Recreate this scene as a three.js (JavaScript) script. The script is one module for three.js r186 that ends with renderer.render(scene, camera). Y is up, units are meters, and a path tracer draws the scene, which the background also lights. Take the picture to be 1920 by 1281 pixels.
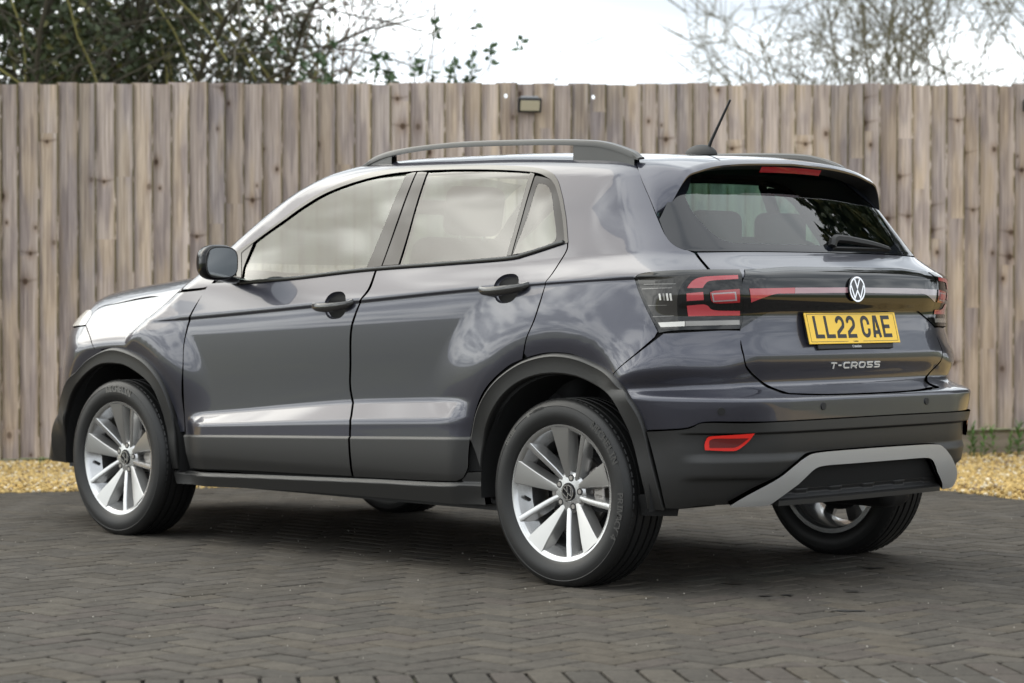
import * as THREE from 'three';
import { mergeGeometries } from 'three/addons/utils/BufferGeometryUtils.js';
import { RoundedBoxGeometry } from 'three/addons/geometries/RoundedBoxGeometry.js';
import { TextGeometry } from 'three/addons/geometries/TextGeometry.js';
import { FontLoader } from 'three/addons/loaders/FontLoader.js';

// ---------------------------------------------------------------- camera
const scene = new THREE.Scene();
const camera = new THREE.PerspectiveCamera(16.02, 1024 / 683, 0.1, 400);
camera.position.set(5.7535, 0.9901, 6.8343);
camera.rotation.order = 'YXZ';
camera.rotation.set(-0.0181, 0.7849, 0.0009);
camera.focus = 8.6;
camera.userData.fStop = 3.4;
const clamp = (v, a, b) => Math.min(b, Math.max(a, v));
const S01 = (v) => { v = clamp(v, 0, 1); return v * v * (3 - 2 * v); };
const mixf = (a, b, t) => a + (b - a) * t;
camera.updateMatrixWorld();
const renderer = new THREE.WebGLRenderer({ antialias: true });
renderer.toneMapping = THREE.LinearToneMapping;
renderer.toneMappingExposure = 1.03;
renderer.shadowMap.enabled = true;

// ---------------------------------------------------------------- random and noise
function mulberry(a) { return () => { a |= 0; a = a + 0x6D2B79F5 | 0; let t = Math.imul(a ^ a >>> 15, 1 | a); t = t + Math.imul(t ^ t >>> 7, 61 | t) ^ t; return ((t ^ t >>> 14) >>> 0) / 4294967296; }; }
const hash2 = (x, y, k = 0) => { let h = Math.imul(x | 0, 374761393) + Math.imul(y | 0, 668265263) + Math.imul(k | 0, 1274126177) | 0; h = Math.imul(h ^ h >>> 13, 1274126177); return ((h ^ h >>> 16) >>> 0) / 4294967296; };
function vnoise(x, y, k = 0, px = 0, py = 0) {          // value noise, periodic when px / py given
  const xi = Math.floor(x), yi = Math.floor(y), fx = x - xi, fy = y - yi, u = fx * fx * (3 - 2 * fx), v = fy * fy * (3 - 2 * fy);
  const wx = (i) => px ? ((i % px) + px) % px : i, wy = (i) => py ? ((i % py) + py) % py : i;
  const a = hash2(wx(xi), wy(yi), k), b = hash2(wx(xi + 1), wy(yi), k), c = hash2(wx(xi), wy(yi + 1), k), d = hash2(wx(xi + 1), wy(yi + 1), k);
  return a + (b - a) * u + (c - a) * v + (a - b - c + d) * u * v;
}
function fbm(x, y, o = 4, k = 0, px = 0, py = 0) { let s = 0, a = 0.5, n = 0; for (let i = 0; i < o; i++) { s += a * vnoise(x, y, k + i, px, py); n += a; x *= 2; y *= 2; px *= 2; py *= 2; a *= 0.5; } return s / n; }
const h3 = (x, y, z, k) => hash2(x + z * 57, y + z * 131, k);
function vnoise3(x, y, z, k = 0) {
  const xi = Math.floor(x), yi = Math.floor(y), zi = Math.floor(z); let fx = x - xi, fy = y - yi, fz = z - zi; fx = fx * fx * (3 - 2 * fx); fy = fy * fy * (3 - 2 * fy); fz = fz * fz * (3 - 2 * fz);
  const L = (a, b, t) => a + (b - a) * t;
  const q = (dz) => L(L(h3(xi, yi, zi + dz, k), h3(xi + 1, yi, zi + dz, k), fx), L(h3(xi, yi + 1, zi + dz, k), h3(xi + 1, yi + 1, zi + dz, k), fx), fy);
  return L(q(0), q(1), fz);
}
function fbm3(x, y, z, o, k = 0) { let s = 0, a = 0.5, n = 0; for (let i = 0; i < o; i++) { s += a * vnoise3(x, y, z, k + i); n += a; x *= 2.03; y *= 2.03; z *= 2.03; a *= 0.5; } return s / n; }

// ---------------------------------------------------------------- sky: broken overcast with the sun veiled ahead and to the left of the car
const SUN = new THREE.Vector3(-0.80, 0.60, 0.32).normalize();
{
  const W = 1024, H = 512, d = new Float32Array(W * H * 4);
  for (let j = 0; j < H; j++) for (let i = 0; i < W; i++) {
    const th = ((i + 0.5) / W - 0.5) * 2 * Math.PI, ph = ((j + 0.5) / H - 0.5) * Math.PI;
    const x = Math.cos(ph) * Math.cos(th), y = Math.sin(ph), z = Math.cos(ph) * Math.sin(th);
    const e = Math.max(y, 0.0) + 0.16, u = x / e, v = z / e;
    const warp = fbm3(u * 0.7, v * 0.7, 3.1, 3, 11) - 0.5;
    const big = fbm3(u * 1.0 + warp * 1.2, v * 1.5 + warp, 1.7, 5, 3), fine = fbm3((u * 0.87 + v * 0.5) * 9.5 + warp * 3, (v * 0.87 - u * 0.5) * 2.6, 9.2, 4, 29);
    const c = S01((big * 0.50 + fine * 0.50 - 0.36) / 0.25);
    const cosS = x * SUN.x + y * SUN.y + z * SUN.z, g = Math.exp((cosS - 1) * 9), g2 = Math.exp((cosS - 1) * 3.0);
    const base = 1.62 + 0.10 * y + 1.9 * g2 + 0.45 * g;
    const lo = base * (0.54 - 0.28 * g2), hi = base * (1.12 + 0.20 * g2), L = lo + (hi - lo) * c, w = g2 * 0.9 + 0.12;
    const o = (j * W + i) * 4, blue = (1 - c) * 0.10 + 0.07 * (1 - g2);
    d[o] = L * (1.0 + 0.005 * w - blue * 0.65); d[o + 1] = L * (0.999 + 0.012 * w - blue * 0.1); d[o + 2] = L * (0.985 - 0.035 * w + blue * 0.60); d[o + 3] = 1;
  }
  const sky = new THREE.DataTexture(d, W, H, THREE.RGBAFormat, THREE.FloatType);
  sky.mapping = THREE.EquirectangularReflectionMapping; sky.magFilter = THREE.LinearFilter; sky.minFilter = THREE.LinearFilter; sky.colorSpace = THREE.LinearSRGBColorSpace; sky.needsUpdate = true;
  scene.background = sky; scene.environment = sky;
}
const sun = new THREE.DirectionalLight(0xfff1dc, 0.6);
sun.position.copy(SUN).multiplyScalar(30); sun.castShadow = true; sun.shadow.radius = 70; sun.shadow.mapSize.set(2048, 2048);
Object.assign(sun.shadow.camera, { left: -12, right: 12, top: 12, bottom: -12, near: 1, far: 70 });
scene.add(sun, sun.target);

// ---------------------------------------------------------------- textures
function dataTex(w, h, fn, srgb = true) {
  const d = new Uint8Array(w * h * 4);
  for (let j = 0; j < h; j++) for (let i = 0; i < w; i++) { const c = fn(i, j), o = (j * w + i) * 4; if (typeof c === 'number') { d[o] = d[o + 1] = d[o + 2] = clamp(c, 0, 1) * 255; } else { d[o] = clamp(c[0], 0, 1) * 255; d[o + 1] = clamp(c[1], 0, 1) * 255; d[o + 2] = clamp(c[2], 0, 1) * 255; } d[o + 3] = 255; }
  const t = new THREE.DataTexture(d, w, h); t.wrapS = t.wrapT = THREE.RepeatWrapping; t.magFilter = THREE.LinearFilter; t.minFilter = THREE.LinearMipmapLinearFilter; t.generateMipmaps = true;
  if (srgb) t.colorSpace = THREE.SRGBColorSpace; t.needsUpdate = true; return t;
}
const lin = (r, g, b) => new THREE.Color().setRGB(r, g, b);
const std = (r, g, b, rough = 0.8, more = {}) => new THREE.MeshStandardMaterial({ color: lin(r, g, b), roughness: rough, ...more });
const phys = (r, g, b, rough, more = {}) => new THREE.MeshPhysicalMaterial({ color: lin(r, g, b), roughness: rough, ...more });

// ---------------------------------------------------------------- scene graph helpers
const used = {};
function numbered(n) { const k = used[n] = (used[n] ?? -1) + 1; return k ? `${n}_${String(k).padStart(3, '0')}` : n; }
function tag(o, label, category, group) { o.userData.label = label; o.userData.category = category; if (group) o.userData.group = group; return o; }
function part(name, geo, mat, parent) { const m = new THREE.Mesh(geo, mat); m.name = name; m.castShadow = m.receiveShadow = true; parent.add(m); return m; }
function group(name, parent = scene) { const g = new THREE.Group(); g.name = name; parent.add(g); return g; }
const V = (x, y, z) => new THREE.Vector3(x, y, z);
// ---------------------------------------------------------------- the car's outer surface
// x runs from nose (-) to tail (+), rear axle at x = 0; y up; z to the car's left. Skin = zero set of F.
function curve(nodes) {                       // monotone cubic through [x, y] nodes
  const n = nodes.length, m = new Array(n), d = [];
  for (let i = 0; i < n - 1; i++) d.push((nodes[i + 1][1] - nodes[i][1]) / (nodes[i + 1][0] - nodes[i][0]));
  m[0] = d[0]; m[n - 1] = d[n - 2];
  for (let i = 1; i < n - 1; i++) {
    if (d[i - 1] * d[i] <= 0) m[i] = 0;
    else { const h0 = nodes[i][0] - nodes[i - 1][0], h1 = nodes[i + 1][0] - nodes[i][0], w1 = 2 * h1 + h0, w2 = h1 + 2 * h0; m[i] = (w1 + w2) / (w1 / d[i - 1] + w2 / d[i]); }
  }
  return (x) => {
    if (x <= nodes[0][0]) return nodes[0][1] + (x - nodes[0][0]) * m[0];
    if (x >= nodes[n - 1][0]) return nodes[n - 1][1] + (x - nodes[n - 1][0]) * m[n - 1];
    let i = 0; while (x > nodes[i + 1][0]) i++;
    const h = nodes[i + 1][0] - nodes[i][0], t = (x - nodes[i][0]) / h, t2 = t * t, t3 = t2 * t;
    return (2 * t3 - 3 * t2 + 1) * nodes[i][1] + (t3 - 2 * t2 + t) * h * m[i] + (-2 * t3 + 3 * t2) * nodes[i + 1][1] + (t3 - t2) * h * m[i + 1];
  };
}
const smax = (a, b, r) => { const h = Math.max(r - Math.abs(a - b), 0) / r; return Math.max(a, b) + h * h * r * 0.25; };
const WB = 2.551, HUB = 0.318;
const yCrease = curve([[-3.2, 0.855], [-2.25, 0.899], [-1.06, 0.977], [-0.42, 1.022], [0.3, 1.058], [0.6, 1.065]]);
const yBulge = curve([[-3.2, 0.80], [-2.1, 0.835], [-1.06, 0.885], [-0.5, 0.915], [0.3, 0.95], [0.6, 0.95]]);
const yFlare = curve([[-2.1, 0.480], [-1.06, 0.532], [-0.42, 0.560]]);
const hFlare = (x) => 0.030 + 0.036 * S01((x + 2.15) / 1.2);
const yBelt = (x) => Math.max(1.122 + 0.034 * (x + 0.4), yCrease(x) + 0.05);
const planIn = curve([[-3.4, -0.13], [-3.0, -0.050], [-2.6, -0.020], [-2.0, -0.005], [-1.2, 0.0], [-0.4, -0.006], [0.1, -0.018], [0.35, -0.034], [0.6, -0.055]]);
const planTop = curve([[-2.2, -0.03], [-1.6, -0.012], [-0.9, 0], [-0.3, -0.004], [0.0, -0.016], [0.3, -0.052], [0.6, -0.11]]);
const hs = (y0, z0, m0, y1, z1, m1, y) => { const h = y1 - y0, t = (y - y0) / h, t2 = t * t, t3 = t2 * t; return (2 * t3 - 3 * t2 + 1) * z0 + (t3 - 2 * t2 + t) * h * m0 + (3 * t2 - 2 * t3) * z1 + (t3 - t2) * h * m1; };
const UNDERCUT = 0.009;
function sideProfile(x, y) {
  const yc = yCrease(x), yb = yBelt(x), ym = yBulge(x), yl = yFlare(clamp(x, -2.1, -0.42)), hf = hFlare(x);
  const a = S01((x + 2.12) / 0.16) * S01((-0.40 - x) / 0.14);          // the lower door flare lives between the arches
  const k = S01((x + 2.42) / 0.25);                                    // the crease starts on the wing
  const zl = mixf(0.835, 0.864, a), zl2 = mixf(0.835, 0.8340, a);
  let z;
  if (y < 0.30) z = hs(0.15, 0.80, 0.1, 0.30, mixf(0.815, 0.842, a), 0.35, y);
  else if (y < yl) z = hs(0.30, mixf(0.815, 0.842, a), 0.35, yl, zl, mixf(0.05, 0.03, a), y);
  else if (y < yl + hf) { const m = (zl2 - zl) / hf; z = hs(yl, zl, m, yl + hf, zl2, m, y); }
  else if (y < ym) z = hs(yl + hf, zl2, 0.0, ym, 0.8405, 0.0, y);
  else if (y < yc - UNDERCUT) z = hs(ym, 0.8405, 0.0, yc - UNDERCUT, 0.8335, -0.17, y);
  else if (y < yc) z = hs(yc - UNDERCUT, 0.8335, 0.2, yc, mixf(0.832, 0.8385, k), 0.4, y);
  else if (y < yb) z = hs(yc, mixf(0.832, 0.8385, k), -0.30, yb, 0.790 + 0.012 * S01((yb - yc - 0.05) / -0.05), -0.40, y);
  else if (y < 1.30) z = hs(yb, 0.790, -0.40, 1.30, 0.718, -0.40, y);
  else z = hs(1.30, 0.718, -0.40, 1.48, 0.632, -0.56, y);
  return z;
}
function archFlare(x, y) {
  let f = 0;
  for (const [cx, cy, R0] of [[0, 0.31, 0.775], [-WB, 0.30, 0.72]]) {
    const r = Math.hypot(x - cx, (y - cy) * 0.98);
    if (r < R0) {
      const up = S01((R0 - r) / (R0 - 0.545)), roll = S01((0.535 - r) / 0.10);
      const above = S01(((y - cy) / Math.max(r, 0.05) - 0.35) / 0.5); f = Math.max(f, 0.034 * up * above) - 0.014 * roll * S01((y - 0.05) / 0.3);
    }
  }
  return f;
}
function zs(x, y) {
  const g = S01((y - 1.02) / 0.22);
  return sideProfile(x, y) + mixf(planIn(x), planTop(x), g) + archFlare(x, y) - 0.55 * Math.max(0, 0.47 - y) * S01((-2.92 - x) / 0.2) + 0.060 * S01((x - 0.14) / 0.26) * S01((0.905 - y) / 0.27);
}
const xrC = curve([[0.10, 0.50], [0.26, 0.600], [0.33, 0.655], [0.42, 0.694], [0.52, 0.711], [0.60, 0.714], [0.646, 0.715], [0.654, 0.711], [0.688, 0.616], [0.705, 0.604], [0.78, 0.622], [0.795, 0.6225], [0.80, 0.621], [0.88, 0.593], [0.93, 0.586], [1.0, 0.600], [1.06, 0.598], [1.085, 0.570], [1.145, 0.487], [1.16, 0.476], [1.30, 0.366], [1.45, 0.240], [1.60, 0.11]]);
const xrK = curve([[0.2, 0.06], [0.64, 0.06], [0.70, 0.08], [0.80, 0.08], [1.05, 0.08], [1.16, 0.12], [1.5, 0.15]]);
const xrQ = curve([[0.25, 1.25], [0.5, 1.5], [0.64, 1.55], [0.76, 0.85], [1.06, 0.85], [1.16, 0.8], [1.5, 0.5]]);
const xr = (z, y) => xrC(y) - xrK(y) * z * z - xrQ(y) * Math.max(0, Math.abs(z) - 0.45) ** 2 + 0.030 * S01((Math.abs(z) - 0.50) / 0.18) * S01((0.84 - y) / 0.15) * S01((y - 0.50) / 0.16);
const roofC = curve([[-1.9, 1.385], [-1.6, 1.484], [-1.45, 1.516], [-1.3, 1.534], [-1.0, 1.544], [-0.6, 1.540], [-0.1, 1.518], [0.2, 1.488], [0.4, 1.458]]);
const yRoof = (x, z) => roofC(x) - 0.022 * (z / 0.58) ** 2 - 0.011 * (z / 0.58) ** 4;
const hoodC = curve([[-3.46, 0.65], [-3.36, 0.84], [-3.26, 0.93], [-3.08, 0.995], [-2.9, 1.030], [-2.5, 1.075], [-2.1, 1.110], [-1.5, 1.14]]);
const yHood = (x, z) => hoodC(x + 0.02 * z * z) - 0.012 * (z / 0.55) ** 2 - 2.6 * Math.max(0, Math.abs(z) - 0.55) ** 2;
const WSs = Math.sin(0.56), WSc = Math.cos(0.56);
const cornerR = curve([[0.2, 0.16], [0.64, 0.15], [0.80, 0.06], [1.05, 0.045], [1.16, 0.11], [1.5, 0.12]]);
function F(x, y, z) {
  const az = Math.abs(z);
  const side = az - zs(x, y), rear = (x - xr(z, y)) * 0.9;
  const sr = smax(side, rear, cornerR(y));
  const ws = (y - 1.03) * WSc - (x + 2.225 + 0.30 * (0.5625 - z * z)) * WSs;
  const up = smax(smax(sr, ws, 0.05), (y - yRoof(x, z)) * 0.97, 0.055);
  const front = (-3.40 + 0.35 * z * z + 0.9 * Math.max(0, 0.55 - y) ** 2 + 0.28 * Math.max(0, y - 0.58)) - x;
  const low = smax(smax(sr, y - yHood(x, z), 0.035), front * 0.9, 0.22);
  return Math.min(up, low);
}
function Fgrad(x, y, z, e = 0.0012) {
  const v = new THREE.Vector3(F(x + e, y, z) - F(x - e, y, z), F(x, y + e, z) - F(x, y - e, z), F(x, y, z + e) - F(x, y, z - e));
  return v.normalize();
}
// chart of the skin: s along the flank and round the tail, t up the flank and over the roof edge
const XC = 0.15, ZC = 0.40, FA = 0.55, YC = 1.30, FB = 0.40, XF = -2.85;
function skinRay(s, t) {
  let a = 0, ox = s, oz = ZC, b = 0, oy = t;
  if (s > XC) { ox = XC; if (s < XC + FA) a = (s - XC) / FA * Math.PI / 2; else { a = Math.PI / 2; oz = ZC - (s - XC - FA); } }
  if (s < XF) { ox = XF; a = -(XF - s) / FA * Math.PI / 2; if (a < -Math.PI / 2) { a = -Math.PI / 2; oz = ZC - (XF - FA - s); } }
  if (t > YC) { oy = YC; b = (t - YC) / FB * Math.PI / 2; }
  return [ox, oy, oz, Math.sin(a) * Math.cos(b), Math.sin(b), Math.cos(a) * Math.cos(b)];
}
function skin(s, t, off = 0) {                // -> { p, n }
  if (s > XC + FA + ZC) { const k = skin(2 * (XC + FA + ZC) - s, t, off); k.p.z *= -1; k.n.z *= -1; return k; }
  const [ox, oy, oz, dx, dy, dz] = skinRay(s, t);
  let lo = 0, hi = 0.85;
  for (let i = 0; i < 28; i++) { const m = (lo + hi) / 2; if (F(ox + dx * m, oy + dy * m, oz + dz * m) < 0) lo = m; else hi = m; }
  const p = new THREE.Vector3(ox + dx * lo, oy + dy * lo, oz + dz * lo), n = Fgrad(p.x, p.y, p.z);
  if (off) p.addScaledVector(n, off);
  return { p, n };
}
function chart(x, y, z) {
  if (z < 0 && x > 0) { const k = chart(x, y, -z); return [2 * (XC + FA + ZC) - k[0], k[1]]; }
  const dx = x - XC, dz = z - ZC; let s, h;
  if (dx > 0) { if (dz > 0) { s = XC + FA * Math.atan2(dx, dz) / (Math.PI / 2); h = Math.hypot(dx, dz); } else { s = XC + FA - dz; h = dx; } }
  else if (x < XF) { const e = XF - x; if (dz > 0) { s = XF - FA * Math.atan2(e, dz) / (Math.PI / 2); h = Math.hypot(e, dz); } else { s = XF - FA + dz; h = e; } }
  else { s = x; h = dz; }
  const t = y > YC ? YC + FB * Math.atan2(y - YC, h) / (Math.PI / 2) : y;
  return [s, t];
}
// ---------------------------------------------------------------- panels cut out of the skin
function smooth(pts, step = 0.012, closed = true) {       // Catmull-Rom between corners ([x, y, 1])
  const n = pts.length, out = [], at = (i) => closed ? pts[(i % n + n) % n] : pts[clamp(i, 0, n - 1)];
  for (let i = 0; i < (closed ? n : n - 1); i++) {
    const p1 = at(i), p2 = at(i + 1); let p0 = at(i - 1), p3 = at(i + 2);
    if (p1[2]) p0 = [2 * p1[0] - p2[0], 2 * p1[1] - p2[1]];
    if (p2[2]) p3 = [2 * p2[0] - p1[0], 2 * p2[1] - p1[1]];
    const L = Math.hypot(p2[0] - p1[0], p2[1] - p1[1]), m = Math.max(1, p1[2] && p2[2] ? 1 : Math.ceil(L / step));
    for (let k = 0; k < m; k++) {
      const t = k / m, t2 = t * t, t3 = t2 * t;
      const f = (a) => 0.5 * (2 * p1[a] + (p2[a] - p0[a]) * t + (2 * p0[a] - 5 * p1[a] + 4 * p2[a] - p3[a]) * t2 + (3 * p1[a] - p0[a] - 3 * p2[a] + p3[a]) * t3);
      const q = [f(0), f(1)]; if (k === 0 && p1[2]) q.push(1); out.push(q);
    }
  }
  if (!closed) out.push(at(n - 1));
  return out;
}
const inside = (loops, x, y) => { let c = false; for (const P of loops) for (let i = 0, j = P.length - 1; i < P.length; j = i++) { const a = P[i], b = P[j]; if ((a[1] > y) !== (b[1] > y) && x < (b[0] - a[0]) * (y - a[1]) / (b[1] - a[1]) + a[0]) c = !c; } return c; };
function crossing(loops, ax, ay, bx, by) {
  let best = 0.5, ok = false;
  for (const P of loops) for (let i = 0, j = P.length - 1; i < P.length; j = i++) {
    const [cx, cy] = P[j], [dx, dy] = P[i], r0 = bx - ax, r1 = by - ay, s0 = dx - cx, s1 = dy - cy, den = r0 * s1 - r1 * s0;
    if (Math.abs(den) < 1e-14) continue;
    const t = ((cx - ax) * s1 - (cy - ay) * s0) / den, u = ((cx - ax) * r1 - (cy - ay) * r0) / den;
    if (t >= -1e-9 && t <= 1 + 1e-9 && u >= -1e-9 && u <= 1 + 1e-9) { best = clamp(t, 0, 1); ok = true; }
  }
  return ok ? best : 0.5;
}
// columns cs (values of s), rows rowsAt(s) -> values of t, surf(s, t) -> { p, n }, depth of the turned-in edge
function cutGeo(loops, cs, rowsAt, surf, depth = 0.012) {
  const pos = [], nor = [], uv = [], idx = [], st = [], cache = new Map();
  const corners = []; for (const P of loops) for (const q of P) if (q[2]) corners.push(q);
  const nR = rowsAt(cs[0]).length, grid = [], flag = [];
  for (const s of cs) { const r = rowsAt(s); grid.push(r.map((t) => [s, t])); flag.push(r.map((t) => inside(loops, s, t))); }
  const vert = (key, s, t) => { if (key && cache.has(key)) return cache.get(key); const k = surf(s, t), i = pos.length / 3; pos.push(k.p.x, k.p.y, k.p.z); nor.push(k.n.x, k.n.y, k.n.z); uv.push(s, t); st.push([s, t]); if (key) cache.set(key, i); return i; };
  const rim = [];
  for (let i = 0; i < cs.length - 1; i++) for (let j = 0; j < nR - 1; j++) {
    const q = [[i, j], [i + 1, j], [i + 1, j + 1], [i, j + 1]], f = q.map(([a, b]) => flag[a][b]), n = f.filter(Boolean).length;
    if (!n) continue;
    const ring = []; let exit = -1, entry = -1;
    for (let k = 0; k < 4; k++) {
      const A = q[k], B = q[(k + 1) % 4], a = grid[A[0]][A[1]], b = grid[B[0]][B[1]];
      if (f[k]) ring.push(vert(`${A}`, a[0], a[1]));
      if (f[k] !== f[(k + 1) % 4]) {
        const flip = A[0] > B[0] || A[1] > B[1], [C, D] = flip ? [b, a] : [a, b], key = flip ? `${B}|${A}` : `${A}|${B}`;
        let id = cache.get(key);
        if (id === undefined) { const t = crossing(loops, C[0], C[1], D[0], D[1]); id = vert(key, C[0] + (D[0] - C[0]) * t, C[1] + (D[1] - C[1]) * t); }
        ring.push(id); if (f[k]) exit = ring.length - 1; else entry = ring.length - 1;
      }
    }
    let start = 0;
    if (n < 4 && exit >= 0 && entry >= 0) {
      const a = grid[i][j], c = grid[i + 1][j + 1], in1 = corners.filter((p) => p[0] > a[0] && p[0] < c[0] && p[1] > Math.min(grid[i][j][1], grid[i + 1][j][1]) && p[1] < Math.max(grid[i][j + 1][1], c[1]));
      if (in1.length === 1 && n !== 2 || in1.length === 1 && f[0] !== f[2]) {
        const id = vert(`c${in1[0]}|${i},${j}`, in1[0][0], in1[0][1]);
        rim.push([ring[exit], id], [id, ring[entry]]);
        ring.splice(exit + 1, 0, id); start = exit + 1;
      } else rim.push([ring[exit], ring[entry]]);
    }
    for (let k = 1; k < ring.length - 1; k++) idx.push(ring[start], ring[(start + k) % ring.length], ring[(start + k + 1) % ring.length]);
  }
  // orientation: make faces agree with the normals
  if (idx.length) { let v = 0; for (let k = 0; k < Math.min(idx.length, 600); k += 3) { const [a, b, c] = [idx[k] * 3, idx[k + 1] * 3, idx[k + 2] * 3]; const e = V(pos[b] - pos[a], pos[b + 1] - pos[a + 1], pos[b + 2] - pos[a + 2]).cross(V(pos[c] - pos[a], pos[c + 1] - pos[a + 1], pos[c + 2] - pos[a + 2])); v += e.x * nor[a] + e.y * nor[a + 1] + e.z * nor[a + 2]; } if (v < 0) for (let k = 0; k < idx.length; k += 3) [idx[k + 1], idx[k + 2]] = [idx[k + 2], idx[k + 1]]; }
  if (depth) for (const [a, b] of rim) {
    const pa = V(pos[a * 3], pos[a * 3 + 1], pos[a * 3 + 2]), pb = V(pos[b * 3], pos[b * 3 + 1], pos[b * 3 + 2]); if (pa.distanceToSquared(pb) < 1e-12) continue;
    const na = V(nor[a * 3], nor[a * 3 + 1], nor[a * 3 + 2]), nb = V(nor[b * 3], nor[b * 3 + 1], nor[b * 3 + 2]);
    const out = pb.clone().sub(pa).cross(na).normalize(), o = pos.length / 3;
    for (const [p, n, i, dd] of [[pa, na, a, 0], [pb, nb, b, 0], [pb, nb, b, depth], [pa, na, a, depth]]) { pos.push(p.x - n.x * dd, p.y - n.y * dd, p.z - n.z * dd); nor.push(out.x, out.y, out.z); uv.push(st[i][0], st[i][1]); }
    idx.push(o, o + 1, o + 2, o, o + 2, o + 3);
  }
  const g = new THREE.BufferGeometry();
  g.setAttribute('position', new THREE.Float32BufferAttribute(pos, 3)); g.setAttribute('normal', new THREE.Float32BufferAttribute(nor, 3)); g.setAttribute('uv', new THREE.Float32BufferAttribute(uv, 2)); g.setIndex(idx);
  return g;
}
function mirrorGeo(g) {
  const m = g.clone(), p = m.attributes.position, n = m.attributes.normal, ix = m.index;
  for (let i = 0; i < p.count; i++) { p.setZ(i, -p.getZ(i)); n.setZ(i, -n.getZ(i)); }
  for (let i = 0; i < ix.count; i += 3) { const a = ix.getX(i + 1); ix.setX(i + 1, ix.getX(i + 2)); ix.setX(i + 2, a); }
  return m;
}
const range = (a, b, step) => { const n = Math.max(1, Math.ceil((b - a) / step)); return Array.from({ length: n + 1 }, (_, i) => a + (b - a) * i / n); };
function sideRows(s, k = 1) {                           // rows that follow the feature lines of the flank
  const x = clamp(s, -3.2, 0.5), yl = yFlare(clamp(x, -2.1, -0.42)), yc = yCrease(x), f = [0.16, 0.30, yl, yl + hFlare(x), yBulge(x), yc - UNDERCUT, yc, yBelt(x), 1.30, 1.66], c = [6, 12, 8, 18, 10, 3, 10, 16, 30], out = [f[0]];
  for (let i = 0; i < 9; i++) { const m = Math.max(1, Math.round(c[i] * k)); for (let q = 1; q <= m; q++) out.push(f[i] + (f[i + 1] - f[i]) * q / m); }
  return out;
}
function bounds(P) { let a = 1e9, b = -1e9, c = 1e9, d = -1e9; for (const [s, t] of P) { a = Math.min(a, s); b = Math.max(b, s); c = Math.min(c, t); d = Math.max(d, t); } return [a, b, c, d]; }
// a panel of the skin; off is a height above it (number or function of s, t)
function panelGeo(poly, { off = 0, step = 0.010, side = false, holes = [], depth = 0.012, raw = false, rowk = 1 } = {}) {
  const P = raw ? poly : smooth(poly), [a, b, c, d] = bounds(P), o = typeof off === 'function' ? off : () => off;
  const cs = range(a - 0.003, b + 0.003, step); let rows;
  if (side) rows = (s) => sideRows(s, rowk); else { const r = range(c - 0.003, d + 0.003, step); rows = () => r; }
  return cutGeo([P, ...holes], cs, rows, (s, t) => skin(s, t, o(s, t)), depth);
}
const MID = XC + FA + ZC;
// a surface at height f(s, t) above the skin, with the normals of that relief
const nrm = (f) => (s, t) => { const e = 0.0025, c = skin(s, t, f(s, t)), a = skin(s + e, t, f(s + e, t)).p, b = skin(s - e, t, f(s - e, t)).p, u = skin(s, t + e, f(s, t + e)).p, d = skin(s, t - e, f(s, t - e)).p; const n = a.sub(b).cross(u.sub(d)).normalize(); if (n.dot(c.n) < 0) n.negate(); return { p: c.p, n }; };
const both = (L) => [...L, ...L.slice().reverse().map(([s, t, c]) => c ? [2 * MID - s, t, c] : [2 * MID - s, t])];
// a band between two chart lines of equal length; prof = [[across 0..1, height], ...]
function loftGeo(A, B, prof, extra) {
  const n = 90, pa = resample(A, n), pb = resample(B, n), rows = [];
  for (let i = 0; i <= n; i++) {
    const row = prof.map(([u, h]) => { const k = skin(mixf(pa[i][0], pb[i][0], u), mixf(pa[i][1], pb[i][1], u)); return k.p.addScaledVector(k.n, h); });
    if (extra) row.push(...extra(row[row.length - 1]));
    rows.push(row);
  }
  return gridGeo(rows);
}
function resample(P, n) {
  const q = smooth(P.map(([s, t]) => [s, t]), 0.01, false), L = [0]; for (let i = 1; i < q.length; i++) L.push(L[i - 1] + Math.hypot(q[i][0] - q[i - 1][0], q[i][1] - q[i - 1][1]));
  const out = []; let k = 0; for (let i = 0; i <= n; i++) { const d = L[L.length - 1] * i / n; while (k < L.length - 2 && L[k + 1] < d) k++; const t = clamp((d - L[k]) / (L[k + 1] - L[k] || 1), 0, 1); out.push([mixf(q[k][0], q[k + 1][0], t), mixf(q[k][1], q[k + 1][1], t)]); } return out;
}
function gridGeo(rows, flip = false, crease = 35) {       // rows of points -> surface, smooth along, creased where it bends hard
  const n = rows.length, m = rows[0].length, pos = [], idx = [];
  for (const r of rows) for (const p of r) pos.push(p.x, p.y, p.z);
  for (let i = 0; i < n - 1; i++) for (let j = 0; j < m - 1; j++) { const a = i * m + j, b = a + 1, c = a + m, d = c + 1; flip ? idx.push(a, b, c, b, d, c) : idx.push(a, c, b, b, c, d); }
  const g = new THREE.BufferGeometry(); g.setAttribute('position', new THREE.Float32BufferAttribute(pos, 3)); g.setIndex(idx);
  return creased(g, crease);
}
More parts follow.
